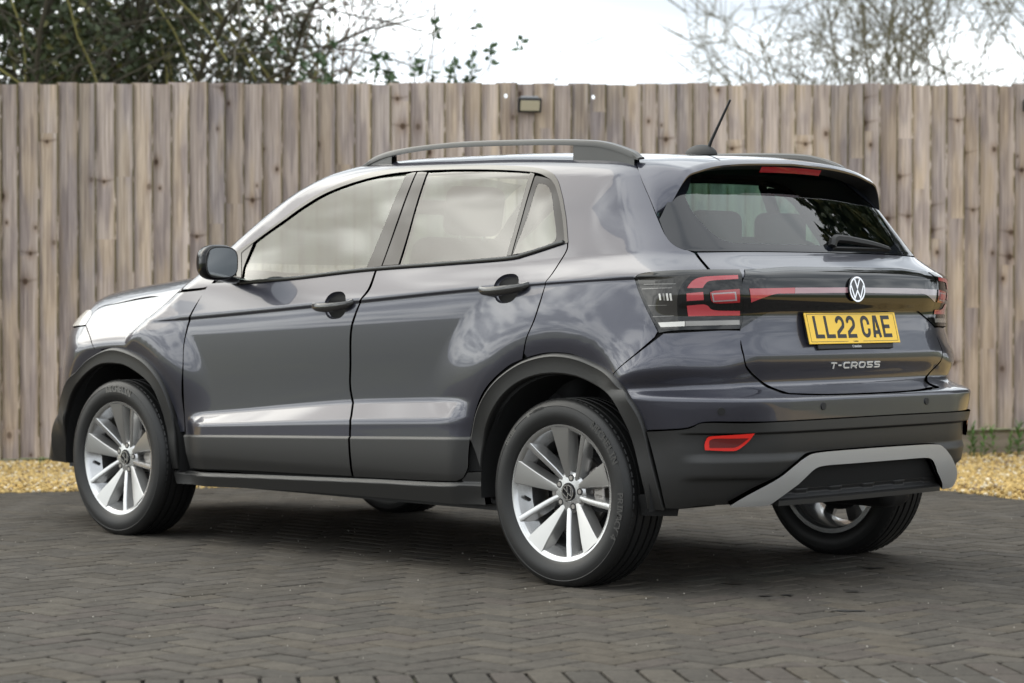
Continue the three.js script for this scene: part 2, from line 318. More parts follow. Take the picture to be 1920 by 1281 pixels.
function creased(g, deg) {
  const t = g.index ? g.toNonIndexed() : g, p = t.attributes.position, n = p.count / 3, fn = [], map = new Map(), key = (i) => `${Math.round(p.getX(i) * 2e4)},${Math.round(p.getY(i) * 2e4)},${Math.round(p.getZ(i) * 2e4)}`, keys = [];
  const A = V(), B = V(), C = V();
  for (let f = 0; f < n; f++) { A.fromBufferAttribute(p, f * 3); B.fromBufferAttribute(p, f * 3 + 1).sub(A); C.fromBufferAttribute(p, f * 3 + 2).sub(A); fn.push(B.clone().cross(C)); for (let k = 0; k < 3; k++) { const q = key(f * 3 + k); keys.push(q); let l = map.get(q); if (!l) map.set(q, l = []); l.push(f); } }
  const un = fn.map((v) => v.clone().normalize()), cs = Math.cos(deg * Math.PI / 180), nor = new Float32Array(p.count * 3), s = V();
  for (let i = 0; i < p.count; i++) { const f = i / 3 | 0; s.set(0, 0, 0); for (const g2 of map.get(keys[i])) if (un[g2].dot(un[f]) > cs) s.add(fn[g2]); if (s.lengthSq() < 1e-20) s.copy(un[f]); s.normalize(); nor[i * 3] = s.x; nor[i * 3 + 1] = s.y; nor[i * 3 + 2] = s.z; }
  t.setAttribute('normal', new THREE.BufferAttribute(nor, 3)); if (!t.attributes.uv) { const u = new Float32Array(p.count * 2); for (let i = 0; i < p.count; i++) { u[i * 2] = p.getX(i) + p.getZ(i); u[i * 2 + 1] = p.getY(i); } t.setAttribute('uv', new THREE.BufferAttribute(u, 2)); }
  t.setIndex(Array.from({ length: p.count }, (_, i) => i));
  return t;
}
// sweep of a closed outline [[across, up], ...] along points; upAt gives the 'up' of each station
function sweepGeo(pts, outline, upAt, scaleAt = () => 1, caps = true) {
  const n = pts.length, rows = [];
  for (let i = 0; i < n; i++) {
    const T = pts[Math.min(i + 1, n - 1)].clone().sub(pts[Math.max(i - 1, 0)]).normalize(), U = upAt(i, pts[i]).clone(); U.addScaledVector(T, -U.dot(T)).normalize();
    const R = T.clone().cross(U), k = scaleAt(i / (n - 1), i), [ka, kb] = Array.isArray(k) ? k : [k, k];
    rows.push([...outline, outline[0]].map(([a, b]) => pts[i].clone().addScaledVector(R, a * ka).addScaledVector(U, b * kb)));
  }
  if (caps) for (const e of [0, n - 1]) { const c = V(); for (let k = 0; k < outline.length; k++) c.add(rows[e ? rows.length - 1 : 0][k]); c.divideScalar(outline.length); const r = rows[0].map(() => c.clone()); if (e) rows.push(r); else rows.unshift(r); }
  return gridGeo(rows, true, 40);
}
function spline3(pts, n) { return new THREE.CatmullRomCurve3(pts, false, 'centripetal').getPoints(n); }
function merge(list) { return mergeGeometries(list.map((g) => { const q = g.index ? g.toNonIndexed() : g; for (const k of Object.keys(q.attributes)) if (!['position', 'normal', 'uv'].includes(k)) q.deleteAttribute(k); if (!q.attributes.uv) q.setAttribute('uv', new THREE.BufferAttribute(new Float32Array(q.attributes.position.count * 2), 2)); return q; })); }
function box(w, h, d, x = 0, y = 0, z = 0, r = 0) { const g = r ? new RoundedBoxGeometry(w, h, d, 3, r) : new THREE.BoxGeometry(w, h, d); g.translate(x, y, z); return g; }
// outlines of the panels in chart coordinates [s, t, 1 = corner], metres
const P = {
  dlo: [[-1.8123, 1.0366, 1], [-1.4104, 1.0635], [-1.0009, 1.0894], [-0.6172, 1.1093], [-0.3071, 1.1227], [-0.2152, 1.1371], [-0.0428, 1.18, 1], [-0.1019, 1.2913], [-0.1594, 1.3697], [-0.1926, 1.4033], [-0.234, 1.4263], [-0.3328, 1.4464], [-0.6225, 1.4674], [-0.955, 1.4773], [-1.1906, 1.4618], [-1.4029, 1.4104], [-1.5477, 1.3519], [-1.6893, 1.275], [-1.7881, 1.2205], [-1.8954, 1.1712, 1]],
  dloIn: [[-1.7959, 1.0547, 1], [-1.4657, 1.0718], [-1.0656, 1.1008], [-0.6219, 1.1207], [-0.3172, 1.1353], [-0.2295, 1.1483], [-0.0631, 1.1898, 1], [-0.1184, 1.2917], [-0.1694, 1.3592], [-0.1969, 1.3849], [-0.2329, 1.4042], [-0.3266, 1.4281], [-0.6074, 1.447], [-0.9353, 1.4534], [-1.1734, 1.4392], [-1.3945, 1.3961], [-1.5405, 1.3394], [-1.6853, 1.2658], [-1.7795, 1.2162], [-1.8577, 1.1674, 1]],
  glassF: [[-1.7878, 1.0597, 1], [-1.467, 1.0743], [-1.0639, 1.1024, 1], [-1.0234, 1.2744], [-0.9965, 1.4414, 1], [-1.1923, 1.4309], [-1.393, 1.3936], [-1.5392, 1.3371], [-1.6846, 1.2642], [-1.7778, 1.2187, 1], [-1.8058, 1.1069, 1]],
  pillB1: [[-0.9952, 1.443, 1], [-1.0191, 1.2782], [-1.0603, 1.1024, 1], [-0.978, 1.1087, 1], [-0.9559, 1.2808], [-0.9448, 1.4538, 1]],
  pillB2: [[-0.9365, 1.4534, 1], [-0.9466, 1.2805], [-0.9712, 1.1094, 1], [-0.8846, 1.1133, 1], [-0.8767, 1.2556], [-0.8827, 1.447, 1]],
  glassR: [[-0.8769, 1.4468, 1], [-0.8709, 1.2555], [-0.8773, 1.1124, 1], [-0.5907, 1.1249], [-0.3267, 1.1384, 1], [-0.3269, 1.2892], [-0.3351, 1.4268, 1], [-0.6057, 1.4444]],
  divider: [[-0.3339, 1.4283, 1], [-0.3249, 1.2891], [-0.3246, 1.1384, 1], [-0.3022, 1.1396, 1], [-0.3041, 1.2887], [-0.3085, 1.4213, 1]],
  glassQ: [[-0.3041, 1.4166, 1], [-0.301, 1.2886], [-0.2996, 1.141, 1], [-0.2304, 1.1505], [-0.0666, 1.1913, 1], [-0.1214, 1.2917], [-0.1714, 1.3593], [-0.1989, 1.385], [-0.2346, 1.4035]],
  glassQclear: [[-0.2794, 1.3891, 1], [-0.2795, 1.2732], [-0.2973, 1.1432, 1], [-0.2222, 1.1555], [-0.1187, 1.1833], [-0.1123, 1.2037], [-0.1293, 1.2405], [-0.1828, 1.3322], [-0.2054, 1.36], [-0.2349, 1.3807]],
  mirrorTri: [[-1.8934, 1.1729, 1], [-1.7919, 1.2231, 1], [-1.8053, 1.1667], [-1.8126, 1.107], [-1.7959, 1.0547, 1], [-1.8194, 1.0507, 1]],
  frontDoor: [[-2.0026, 1.0449, 1], [-1.8029, 1.0527], [-1.44, 1.0656], [-1.0039, 1.0892, 1], [-1.0097, 1.0236], [-1.043, 0.9779], [-1.0773, 0.9081], [-1.0887, 0.8761], [-1.0954, 0.8262], [-1.0982, 0.7462], [-1.1028, 0.6561], [-1.0834, 0.5829], [-1.0695, 0.5343], [-1.0718, 0.4745], [-1.0676, 0.3769], [-1.0697, 0.3245, 1], [-1.3805, 0.3183], [-1.7429, 0.312], [-2.1238, 0.2989, 1], [-2.1284, 0.3795], [-2.1288, 0.4879], [-2.1052, 0.5974], [-2.0965, 0.7054], [-2.1015, 0.8127], [-2.0735, 0.9097], [-2.0391, 0.9806]],
  rearDoor: [[-0.9918, 1.0891, 1], [-0.6125, 1.1096], [-0.3036, 1.1237], [-0.0506, 1.1832, 1], [-0.0422, 1.1562], [-0.0578, 1.1138], [-0.0702, 1.0695], [-0.0862, 1.0364], [-0.0963, 0.9757], [-0.1128, 0.9113], [-0.1429, 0.853], [-0.158, 0.8094], [-0.1696, 0.7777, 1], [-0.2437, 0.7484], [-0.3479, 0.6767], [-0.4132, 0.5989], [-0.4536, 0.4967, 1], [-0.4617, 0.4355], [-0.4657, 0.3857, 1], [-0.4868, 0.3487], [-0.5135, 0.3363, 1], [-0.6625, 0.3304], [-1.0581, 0.3231, 1], [-1.0556, 0.3775], [-1.0598, 0.475], [-1.0575, 0.5348], [-1.0712, 0.5833], [-1.0908, 0.6564], [-1.0861, 0.7464], [-1.0834, 0.8263], [-1.0766, 0.8762], [-1.0651, 0.9062], [-1.0343, 0.9739], [-0.9957, 1.0196]],
  clad_frontDoor: [[-2.1357, 0.4335, 1], [-1.5502, 0.4572], [-1.0673, 0.4729, 1], [-1.063, 0.3774], [-1.065, 0.325, 1], [-1.3756, 0.3188], [-1.7377, 0.3124], [-2.1182, 0.2994, 1], [-2.1245, 0.369]],
  clad_rearDoor: [[-1.0553, 0.4734, 1], [-0.7293, 0.4867], [-0.451, 0.495, 1], [-0.459, 0.4358], [-0.4629, 0.386, 1], [-0.4841, 0.349], [-0.5104, 0.3366, 1], [-0.6582, 0.3309], [-1.0534, 0.3236, 1], [-1.051, 0.3779]],
  wing: [[-1.9962, 1.0363, 1], [-2.0483, 0.9741], [-2.0902, 0.9011], [-2.1078, 0.8083], [-2.1029, 0.7044], [-2.1281, 0.5467], [-2.1403, 0.4452, 1], [-2.1826, 0.4414, 1], [-2.18, 0.5027], [-2.2058, 0.5758], [-2.2546, 0.6591], [-2.3572, 0.7308], [-2.4672, 0.7672], [-2.5983, 0.779], [-2.7098, 0.7653, 1], [-2.7645, 0.8167], [-2.8495, 0.8637, 1], [-2.8759, 0.8799], [-2.8825, 0.9206], [-2.8493, 0.9472], [-2.7508, 0.9596], [-2.4723, 0.9906], [-2.0417, 1.0188]],
  quarter: [[-0.0434, 1.1827, 1], [-0.0361, 1.1551], [-0.0515, 1.1119], [-0.0646, 1.0687], [-0.0824, 1.035], [-0.0895, 0.974], [-0.1068, 0.9094], [-0.1377, 0.8516], [-0.1524, 0.8082], [-0.163, 0.7805, 1], [-0.0819, 0.7977], [-0.0239, 0.803], [0.0523, 0.7999], [0.1264, 0.7821], [0.1797, 0.7587], [0.2268, 0.7309, 1], [0.2912, 0.7966], [0.3531, 0.8716, 1], [0.3364, 0.9142], [0.3151, 0.9624], [0.2947, 1.0109], [0.2787, 1.0548, 1], [0.2895, 1.0665], [0.3174, 1.0747], [0.3844, 1.0799], [0.4793, 1.0838, 1], [0.4535, 1.1391, 1], [0.4207, 1.1546], [0.3781, 1.1758], [0.35, 1.2043], [0.3186, 1.2511], [0.2631, 1.3237], [0.1886, 1.4017], [0.1314, 1.4561], [0.0934, 1.504, 1]],
  lamp: [[0.2817, 1.0538, 1], [0.3086, 0.9836], [0.3333, 0.9271], [0.3553, 0.8735, 1], [0.4048, 0.8825], [0.5698, 0.8859, 1], [0.5826, 0.9212], [0.5798, 0.97], [0.5734, 1.0395], [0.5784, 1.0822, 1], [0.448, 1.0806], [0.3527, 1.0755], [0.2997, 1.0669]],
  band: [[0.5796, 1.0828, 1], [0.8401, 1.0836], [1.2515, 1.0849], [1.6355, 1.0817, 1], [1.5955, 1.0371], [1.6211, 0.9535], [1.6004, 0.8829, 1], [1.5488, 0.8994], [1.4371, 0.9451, 1], [1.33, 0.9455], [0.9297, 0.9496], [0.6768, 0.9433, 1], [0.6246, 0.9169], [0.5713, 0.8846, 1], [0.5832, 0.9213], [0.5804, 0.97], [0.5742, 1.0394]],
  gate: [[0.4616, 1.1414, 1], [0.4908, 1.0815, 1], [0.5752, 1.0766, 1], [0.5913, 0.9606], [0.5732, 0.8805, 1], [0.571, 0.8415], [0.5755, 0.776], [0.5926, 0.7488], [0.6344, 0.7153], [0.6818, 0.684], [0.6915, 0.6706, 1], [0.8876, 0.6659], [1.1787, 0.6639], [1.5074, 0.666, 1], [1.6145, 0.7342], [1.6022, 0.8126], [1.6432, 0.8801, 1], [1.6449, 0.9682], [1.6621, 1.0801, 1], [1.6793, 1.1555, 1], [1.3088, 1.154], [0.961, 1.1473]],
  bumper: [[0.3654, 0.8707, 1], [0.4958, 0.881], [0.5697, 0.8805, 1], [0.5668, 0.8362], [0.5723, 0.7707], [0.5904, 0.7416], [0.6312, 0.7082], [0.6637, 0.6779], [0.6789, 0.6662, 1], [0.8696, 0.6614], [1.1608, 0.6591], [1.5004, 0.6609, 1], [1.6304, 0.6474, 1], [1.2742, 0.5907], [0.8921, 0.5886], [0.5724, 0.5844], [0.4625, 0.5821], [0.44, 0.5695], [0.4134, 0.5585], [0.3301, 0.5526, 1], [0.3125, 0.6163], [0.2768, 0.6768], [0.2369, 0.7269, 1], [0.298, 0.7926]],
  reflector: [[0.4603, 0.4892, 1], [0.4592, 0.5078], [0.4643, 0.5285], [0.4743, 0.5361], [0.5658, 0.5447, 1], [0.5532, 0.5173], [0.5312, 0.4901], [0.5132, 0.4862]],
  red1: [[0.4205, 1.0217, 1], [0.4256, 1.0334], [0.4375, 1.0493], [0.456, 1.0576], [0.4835, 1.0605], [0.5605, 1.063, 1], [0.561, 1.0526, 1], [0.4861, 1.0474], [0.4711, 1.0418], [0.4645, 1.0321], [0.4602, 1.0225, 1]],
  red2: [[0.419, 1.0045, 1], [0.4612, 1.0094, 1], [0.4632, 0.9838, 1], [0.4197, 0.9804, 1]],
  red3: [[0.4204, 0.9652, 1], [0.4675, 0.9694], [0.4804, 0.9576], [0.497, 0.9493], [0.571, 0.9477, 1], [0.572, 0.931, 1], [0.486, 0.9299], [0.4238, 0.9286, 1]],
  redIn: [[0.4793, 1.0073, 1], [0.4888, 1.0129], [0.5644, 1.02, 1], [0.5674, 0.9756, 1], [0.5013, 0.9728], [0.4837, 0.9804]],
  redRing: [[0.4829, 1.0053, 1], [0.5523, 1.0103, 1], [0.557, 0.9818, 1], [0.488, 0.9777, 1]],
  redRingIn: [[0.4871, 1.0011, 1], [0.5481, 1.0061, 1], [0.5512, 0.986, 1], [0.4916, 0.9818, 1]],
  whiteBar1: [[0.3528, 0.9072, 1], [0.4155, 0.9114, 1], [0.4155, 0.8949, 1], [0.3592, 0.8914, 1]],
  whiteBar2: [[0.4171, 0.9121, 1], [0.5703, 0.9151, 1], [0.5693, 0.8991, 1], [0.417, 0.8956, 1]],
  led1: [[0.3547, 1.003, 1], [0.3589, 1.0037, 1], [0.3615, 0.9824, 1], [0.3569, 0.9817, 1]],
  led2: [[0.3641, 1.0037, 1], [0.3681, 1.0044, 1], [0.3706, 0.9817, 1], [0.3666, 0.981, 1]],
  led3: [[0.3721, 1.0037, 1], [0.3761, 1.0044, 1], [0.3786, 0.9817, 1], [0.3741, 0.981, 1]],
  led4: [[0.38, 1.0037, 1], [0.384, 1.0044, 1], [0.3864, 0.9817, 1], [0.382, 0.981, 1]],
  lin1: [[0.308, 1.0197, 1], [0.3859, 1.0237, 1], [0.3859, 1.0216, 1], [0.3087, 1.0176, 1]],
  lin2: [[0.3125, 1.0342, 1], [0.3947, 1.0367, 1], [0.3947, 1.0347, 1], [0.3132, 1.0321, 1]],
  lin3: [[0.339, 0.9271, 1], [0.3897, 0.9314, 1], [0.3897, 0.9294, 1], [0.3396, 0.9251, 1]],
  lin4: [[0.3274, 0.9643, 1], [0.38, 0.9672, 1], [0.3799, 0.9659, 1], [0.328, 0.9623, 1]],
  bandRed: [[0.5781, 1.0207, 1], [0.7608, 1.0242], [1.0596, 1.0259, 1], [1.0593, 1.0079, 1], [0.75, 1.0051], [0.6666, 1.0043], [0.6222, 0.9909], [0.5852, 0.9756, 1]],
  rearArchOut: [[-0.4502, 0.4934], [-0.419, 0.5729], [-0.3544, 0.6531], [-0.2783, 0.7149], [-0.181, 0.7658], [-0.0862, 0.7917], [-0.0024, 0.7999], [0.0884, 0.7912], [0.1722, 0.7658], [0.2347, 0.731], [0.2776, 0.6793], [0.3111, 0.6144], [0.3274, 0.5447], [0.3372, 0.475], [0.3537, 0.3824], [0.3688, 0.2911]],
  rearArchIn: [[-0.4019, 0.3812], [-0.3953, 0.4384], [-0.3681, 0.5249], [-0.2975, 0.6126], [-0.2139, 0.678], [-0.1179, 0.7151], [-0.0151, 0.7278], [0.0852, 0.7198], [0.1705, 0.6916], [0.2359, 0.651], [0.2726, 0.5794], [0.2918, 0.5133], [0.3067, 0.4339], [0.3206, 0.3475], [0.3242, 0.293]],
  frontArchOut: [[-3.2876, 0.2887], [-2.9641, 0.607], [-2.8584, 0.677], [-2.7533, 0.7341], [-2.6123, 0.7756], [-2.4986, 0.7732], [-2.3502, 0.7332], [-2.2479, 0.6614], [-2.2027, 0.5676], [-2.1844, 0.4394], [-2.1853, 0.2965]],
  frontArchIn: [[-3.2116, 0.2872], [-3.0367, 0.402], [-2.9759, 0.5061], [-2.9083, 0.5868], [-2.822, 0.6449], [-2.6938, 0.7004], [-2.5758, 0.7116], [-2.4624, 0.699], [-2.3174, 0.6365], [-2.262, 0.5533], [-2.2414, 0.4372], [-2.2377, 0.2939]],
  sill: [[-2.2262, 0.285, 1], [-1.573, 0.3022], [-0.9457, 0.3194], [-0.5206, 0.3296], [-0.4914, 0.3393], [-0.4661, 0.3669, 1], [-0.4093, 0.3709, 1], [-0.4031, 0.2542, 1], [-0.6819, 0.2567], [-1.2736, 0.2541], [-1.7649, 0.2447], [-2.2063, 0.2292, 1]],
  handleF: [[-1.3004, 0.9714], [-1.1845, 0.9756], [-1.0749, 0.9818], [-1.1886, 0.9696]],
  handleR: [[-0.3952, 1.0223], [-0.2877, 1.0221], [-0.1685, 1.0274], [-0.2902, 1.0183]],
  sensors: [[0.4922, 0.6166], [0.8029, 0.624]],
};
// ---------------------------------------------------------------- the yard (site axes: D = away from the kerb line, Lr = along it; 45 degrees to the car)
const EYE = [5.7535, 6.8343], FW = [-0.7068, -0.7074], RT2 = [0.7074, -0.7068];
const yard = (lat, d, y = 0) => V(EYE[0] + FW[0] * d + RT2[0] * lat, y, EYE[1] + FW[1] * d + RT2[1] * lat);
const toYard = (x, z) => [(x - EYE[0]) * RT2[0] + (z - EYE[1]) * RT2[1], (x - EYE[0]) * FW[0] + (z - EYE[1]) * FW[1]];
const edgeFar = curve([[-9, 11.6], [-4.5, 11.9], [-2.6, 12.26], [-1.75, 12.56], [0.2, 13.0], [2.1, 12.62], [2.52, 11.88], [4.2, 9.0], [8, 3.5]]);   // far edge of the paving
const edgeNear = (lat) => 6.312 + 0.136 * (lat + 0.638);
const fenceD = (lat) => 13.7 + (lat + 2.889) * 0.151;
const fenceBase = (lat) => 0.074 + clamp((lat + 2.889) / 5.968, -0.6, 1.6) * 0.135, fenceTop = (lat) => 2.195 + (lat + 2.889) / 5.968 * 0.075;
{
  // --- ground out to the horizon
  const gt = dataTex(512, 512, (i, j) => { const a = fbm(i / 64, j / 64, 5, 3, 8, 8), b = vnoise(i / 2, j / 2, 9, 256, 256); return [0.26 + 0.16 * a + 0.06 * b, 0.27 + 0.17 * a + 0.06 * b, 0.17 + 0.10 * a]; }); gt.repeat.set(60, 60);
  const g = new THREE.PlaneGeometry(240, 240); g.rotateX(-Math.PI / 2);
  const gr = part('ground', g, std(1, 1, 1, 0.95, { map: gt }), scene); gr.position.y = -0.06; gr.userData.kind = 'structure';
}
// --- block paving: herringbone laid along the car's axes, a soldier course on the near edge
const paveTex = dataTex(512, 512, (i, j) => {
  const f = fbm(i / 3, j / 3, 3, 21, 170, 170), m = fbm(i / 40, j / 40, 4, 23, 12, 12), s = vnoise(i / 1.3, j / 1.3, 27, 393, 393), pale = s > 0.965 ? 0.20 : 0, dark = S01((fbm(i / 24, j / 24, 3, 29, 21, 21) - 0.60) / 0.2) * 0.05;
  const v = 0.282 + 0.075 * (f - 0.5) + 0.06 * (m - 0.5) + pale - dark * 0.7; return [v * 1.05, v * 0.995, v * 0.92];
});
const paveBump = dataTex(256, 256, (i, j) => 0.55 * fbm(i / 2.5, j / 2.5, 3, 41, 102, 102) + 0.45 * vnoise(i / 1.2, j / 1.2, 47, 213, 213), false);
const paveMats = [[1.0, 1.0, 1.0], [0.88, 0.88, 0.89], [1.10, 1.09, 1.06], [0.96, 0.93, 0.95], [1.03, 1.0, 0.95], [0.86, 0.87, 0.88]].map(([r, g, b]) => phys(r, g, b, 0.9, { map: paveTex, bumpMap: paveBump, bumpScale: 0.0016, specularIntensity: 0.25 }));
{
  const pave = group('pavement'); pave.userData.kind = 'structure';
  const bedT = dataTex(512, 512, (i, j) => { const f = fbm(i / 10, j / 10, 4, 61, 51, 51), m = S01((fbm(i / 70, j / 70, 4, 63, 7, 7) - 0.52) / 0.16) * S01((f - 0.42) / 0.2); return [0.085 + 0.05 * f + 0.12 * m, 0.080 + 0.05 * f + 0.14 * m, 0.070 + 0.04 * f - 0.02 * m]; }); bedT.repeat.set(0.45, 0.45);
  const pts = []; for (let l = -9; l <= 8; l += 0.5) pts.push([l, Math.min(edgeFar(l), 14)]);
  const shape = [...pts.map(([l, d]) => yard(l, d)), yard(8, -6), yard(-9, -6)];
  const bed = new THREE.ShapeGeometry(new THREE.Shape(shape.map((p) => new THREE.Vector2(p.x, -p.z)))); bed.rotateX(-Math.PI / 2); bed.translate(0, -0.013, 0);
  part('joint_sand', bed, std(1, 1, 1, 0.95, { map: bedT }), pave);
  const U = 0.1, gapW = 0.0055, ch = 0.0045;
  // a block from a convex outline (metres, around its own centre)
  const block = (poly, du, dv) => {
    const n = poly.length, rows = []; const inset = (k) => poly.map((p, i) => { const a = poly[(i + n - 1) % n], b = poly[(i + 1) % n]; const d0 = [p[0] - a[0], p[1] - a[1]], d1 = [b[0] - p[0], b[1] - p[1]], q0 = Math.hypot(...d0), q1 = Math.hypot(...d1), n0 = [-d0[1] / q0, d0[0] / q0], n1 = [-d1[1] / q1, d1[0] / q1], c = 1 + n0[0] * n1[0] + n0[1] * n1[1]; return [p[0] + (n0[0] + n1[0]) / c * k, p[1] + (n0[1] + n1[1]) / c * k]; });
    const base = inset(gapW), top = inset(gapW + ch), pos = [], uv = [], idx = [], put = (p, y) => { pos.push(p[0], y, -p[1]); uv.push((p[0] + du) * 2.2, (p[1] + dv) * 2.2); };
    for (const p of base) put(p, -0.05); for (const p of base) put(p, -ch * 0.75); for (const p of base) put(p, -ch * 0.75); for (const p of top) put(p, 0); for (const p of top) put(p, 0);
    for (let r = 0; r < 4; r += 2) for (let i = 0; i < n; i++) { const a = r * n + i, b = r * n + (i + 1) % n; idx.push(a, b, b + n, a, b + n, a + n); }
    for (let i = 1; i < n - 1; i++) idx.push(4 * n, 4 * n + i, 4 * n + i + 1);
    const g = new THREE.BufferGeometry(); g.setAttribute('position', new THREE.Float32BufferAttribute(pos, 3)); g.setAttribute('uv', new THREE.Float32BufferAttribute(uv, 2)); g.setIndex(idx); g.computeVertexNormals(); return g;
  };
  const rnd = mulberry(77), variants = { h: [], v: [], s: [] };
  for (let k = 0; k < 4; k++) { variants.h.push(block([[-U, -U / 2], [U, -U / 2], [U, U / 2], [-U, U / 2]], rnd() * 9, rnd() * 9)); variants.v.push(block([[-U / 2, -U], [U / 2, -U], [U / 2, U], [-U / 2, U]], rnd() * 9, rnd() * 9)); }
  const list = [];
  for (let i = -90; i < 110; i++) for (let j = -90; j < 130; j++) {
    const c = (((i - j) % 4) + 4) % 4; let cx, cz, o;
    if (c === 0) { o = 'h'; cx = (i + 1) * U; cz = (j + 0.5) * U; } else if (c === 3) { o = 'v'; cx = (i + 0.5) * U; cz = (j + 1) * U; } else continue;
    cx += 0.03; cz += 0.02;
    const [la, d] = toYard(cx, cz); if (la < -8 || la > 7 || d > edgeFar(la) + 0.06 || d < edgeNear(la) - 0.14) continue;
    const near = d - edgeNear(la); list.push({ o, cx, cz, la, d, near, seen: Math.abs(la) < d * 0.2165 && d > 6.15, under: cx > -2.4 && cx < 0.1 && Math.abs(cz) < 0.6 });
  }
  const place = (m, b) => { m.position.set(b.cx, (rnd() - 0.5) * 0.0024, b.cz); m.rotation.set((rnd() - 0.5) * 0.012, 0, (rnd() - 0.5) * 0.012); };
  list.sort((a, b) => a.d - b.d); let made = 0; const rest = { h: [], v: [] };
  for (const b of list) {
    // cut along the near edge where a block crosses it
    if (b.near < 0.16) {
      const P0 = yard(0, edgeNear(0)), P1 = yard(1, edgeNear(1)), dir = [P1.x - P0.x, P1.z - P0.z], L = Math.hypot(...dir), nx = -dir[1] / L, nz = dir[0] / L, sgn = Math.sign((yard(0, 12).x - P0.x) * nx + (yard(0, 12).z - P0.z) * nz);
      const w = b.o === 'h' ? [U, U / 2] : [U / 2, U]; let poly = [[-w[0], -w[1]], [w[0], -w[1]], [w[0], w[1]], [-w[0], w[1]]]; const f = ([x, y]) => sgn * ((b.cx + x - P0.x) * nx + (b.cz - y - P0.z) * nz);
      const out = []; for (let i = 0; i < 4; i++) { const a = poly[i], c = poly[(i + 1) % 4], fa = f(a), fc = f(c); if (fa >= 0) out.push(a); if ((fa >= 0) !== (fc >= 0)) { const t = fa / (fa - fc); out.push([a[0] + (c[0] - a[0]) * t, a[1] + (c[1] - a[1]) * t]); } }
      const clean = out.filter((p, i) => Math.hypot(p[0] - out[(i + 1) % out.length][0], p[1] - out[(i + 1) % out.length][1]) > 0.012);
      if (clean.length < 3) continue; let ar = 0; clean.forEach((p, i) => { const q = clean[(i + 1) % clean.length]; ar += p[0] * q[1] - q[0] * p[1]; }); if (ar < 0.0009) continue;
      const m = part('paver', block(clean, rnd() * 9, rnd() * 9), paveMats[rnd() * 6 | 0], pave); place(m, b); if (b.seen) made++; continue;
    }
    if (b.seen && !b.under && made < 262) { const m = part('paver', variants[b.o][rnd() * 4 | 0], paveMats[rnd() * 6 | 0], pave); place(m, b); made++; }
    else rest[b.o].push(b);
  }
  // soldier course
  const sol = block([[-U / 2, -U], [U / 2, -U], [U / 2, U], [-U / 2, U]], 2, 3), ang = Math.atan(0.136);
  for (let q = 0; q < 2; q++) for (let k = q ? 2 : -42; k < 42; k++) { const l0 = k * U * Math.cos(ang), d0 = edgeNear(l0) - U - q * 2 * U, p = yard(l0 + q * 0.03, d0); const m = part('edging_paver', sol, paveMats[hash2(k, 3) * 6 | 0], pave); m.position.set(p.x, (hash2(k, 9) - 0.5) * 0.002, p.z); m.rotation.y = Math.PI / 4 + ang; }
  const dummy = new THREE.Object3D(), col = new THREE.Color(), mat = phys(1, 1, 1, 0.9, { map: paveTex, bumpMap: paveBump, bumpScale: 0.0016, specularIntensity: 0.25 });
  for (const o of ['h', 'v']) for (let q = 0; q < 3; q++) {
    const L = rest[o].filter((b, i) => i % 3 === q), im = new THREE.InstancedMesh(variants[o][q], mat, L.length); im.name = 'distant_pavers'; im.userData.kind = 'stuff'; im.castShadow = im.receiveShadow = true;
    L.forEach((b, i) => { place(dummy, b); dummy.updateMatrix(); im.setMatrixAt(i, dummy.matrix); const t = 0.80 + 0.3 * rnd(), u = (rnd() - 0.5) * 0.06; im.setColorAt(i, col.setRGB(t * (1 + u * 0.5), t, t * (1 - u))); }); pave.add(im);
  }
  // oil spots on the blocks
  const oil = std(0.016, 0.015, 0.014, 0.5), sr = mulberry(404);
  for (const [px, py, a, b] of [[1590, 1148, 0.050, 0.012], [1478, 1118, 0.020, 0.010], [1436, 1120, 0.024, 0.008], [1640, 1067, 0.036, 0.012], [1600, 1111, 0.022, 0.008], [1376, 1096, 0.045, 0.018], [802, 1050, 0.040, 0.012], [867, 1077, 0.02, 0.008]]) {
    const d = 4507 / (py - 558.3), p = yard((px - 960) / 4552 * d, d, 0.0032), n = 26, k0 = sr() * 9, sh = new THREE.Shape(Array.from({ length: n }, (_, i) => { const t = i / n * 2 * Math.PI, q = 0.55 + 0.9 * vnoise(3 + 2.4 * Math.cos(t) + k0, 3 + 2.4 * Math.sin(t), 5); return new THREE.Vector2(a * q * Math.cos(t), b * 1.6 * q * Math.sin(t)); }));
    const g = new THREE.ShapeGeometry(sh); g.rotateX(-Math.PI / 2); g.rotateY(Math.PI / 4); g.translate(p.x, p.y, p.z); part('oil_spot', g, oil, pave);
  }
  // yard on this side of the course, out of view
  const near = new THREE.ShapeGeometry(new THREE.Shape([yard(-9, edgeNear(-9) - 0.21), yard(8, edgeNear(8) - 0.21), yard(8, -14), yard(-9, -14)].map((p) => new THREE.Vector2(p.x, -p.z)))); near.rotateX(-Math.PI / 2); near.translate(0, -0.004, 0);
  part('yard_surface', near, std(0.085, 0.083, 0.079, 0.85), pave);
}
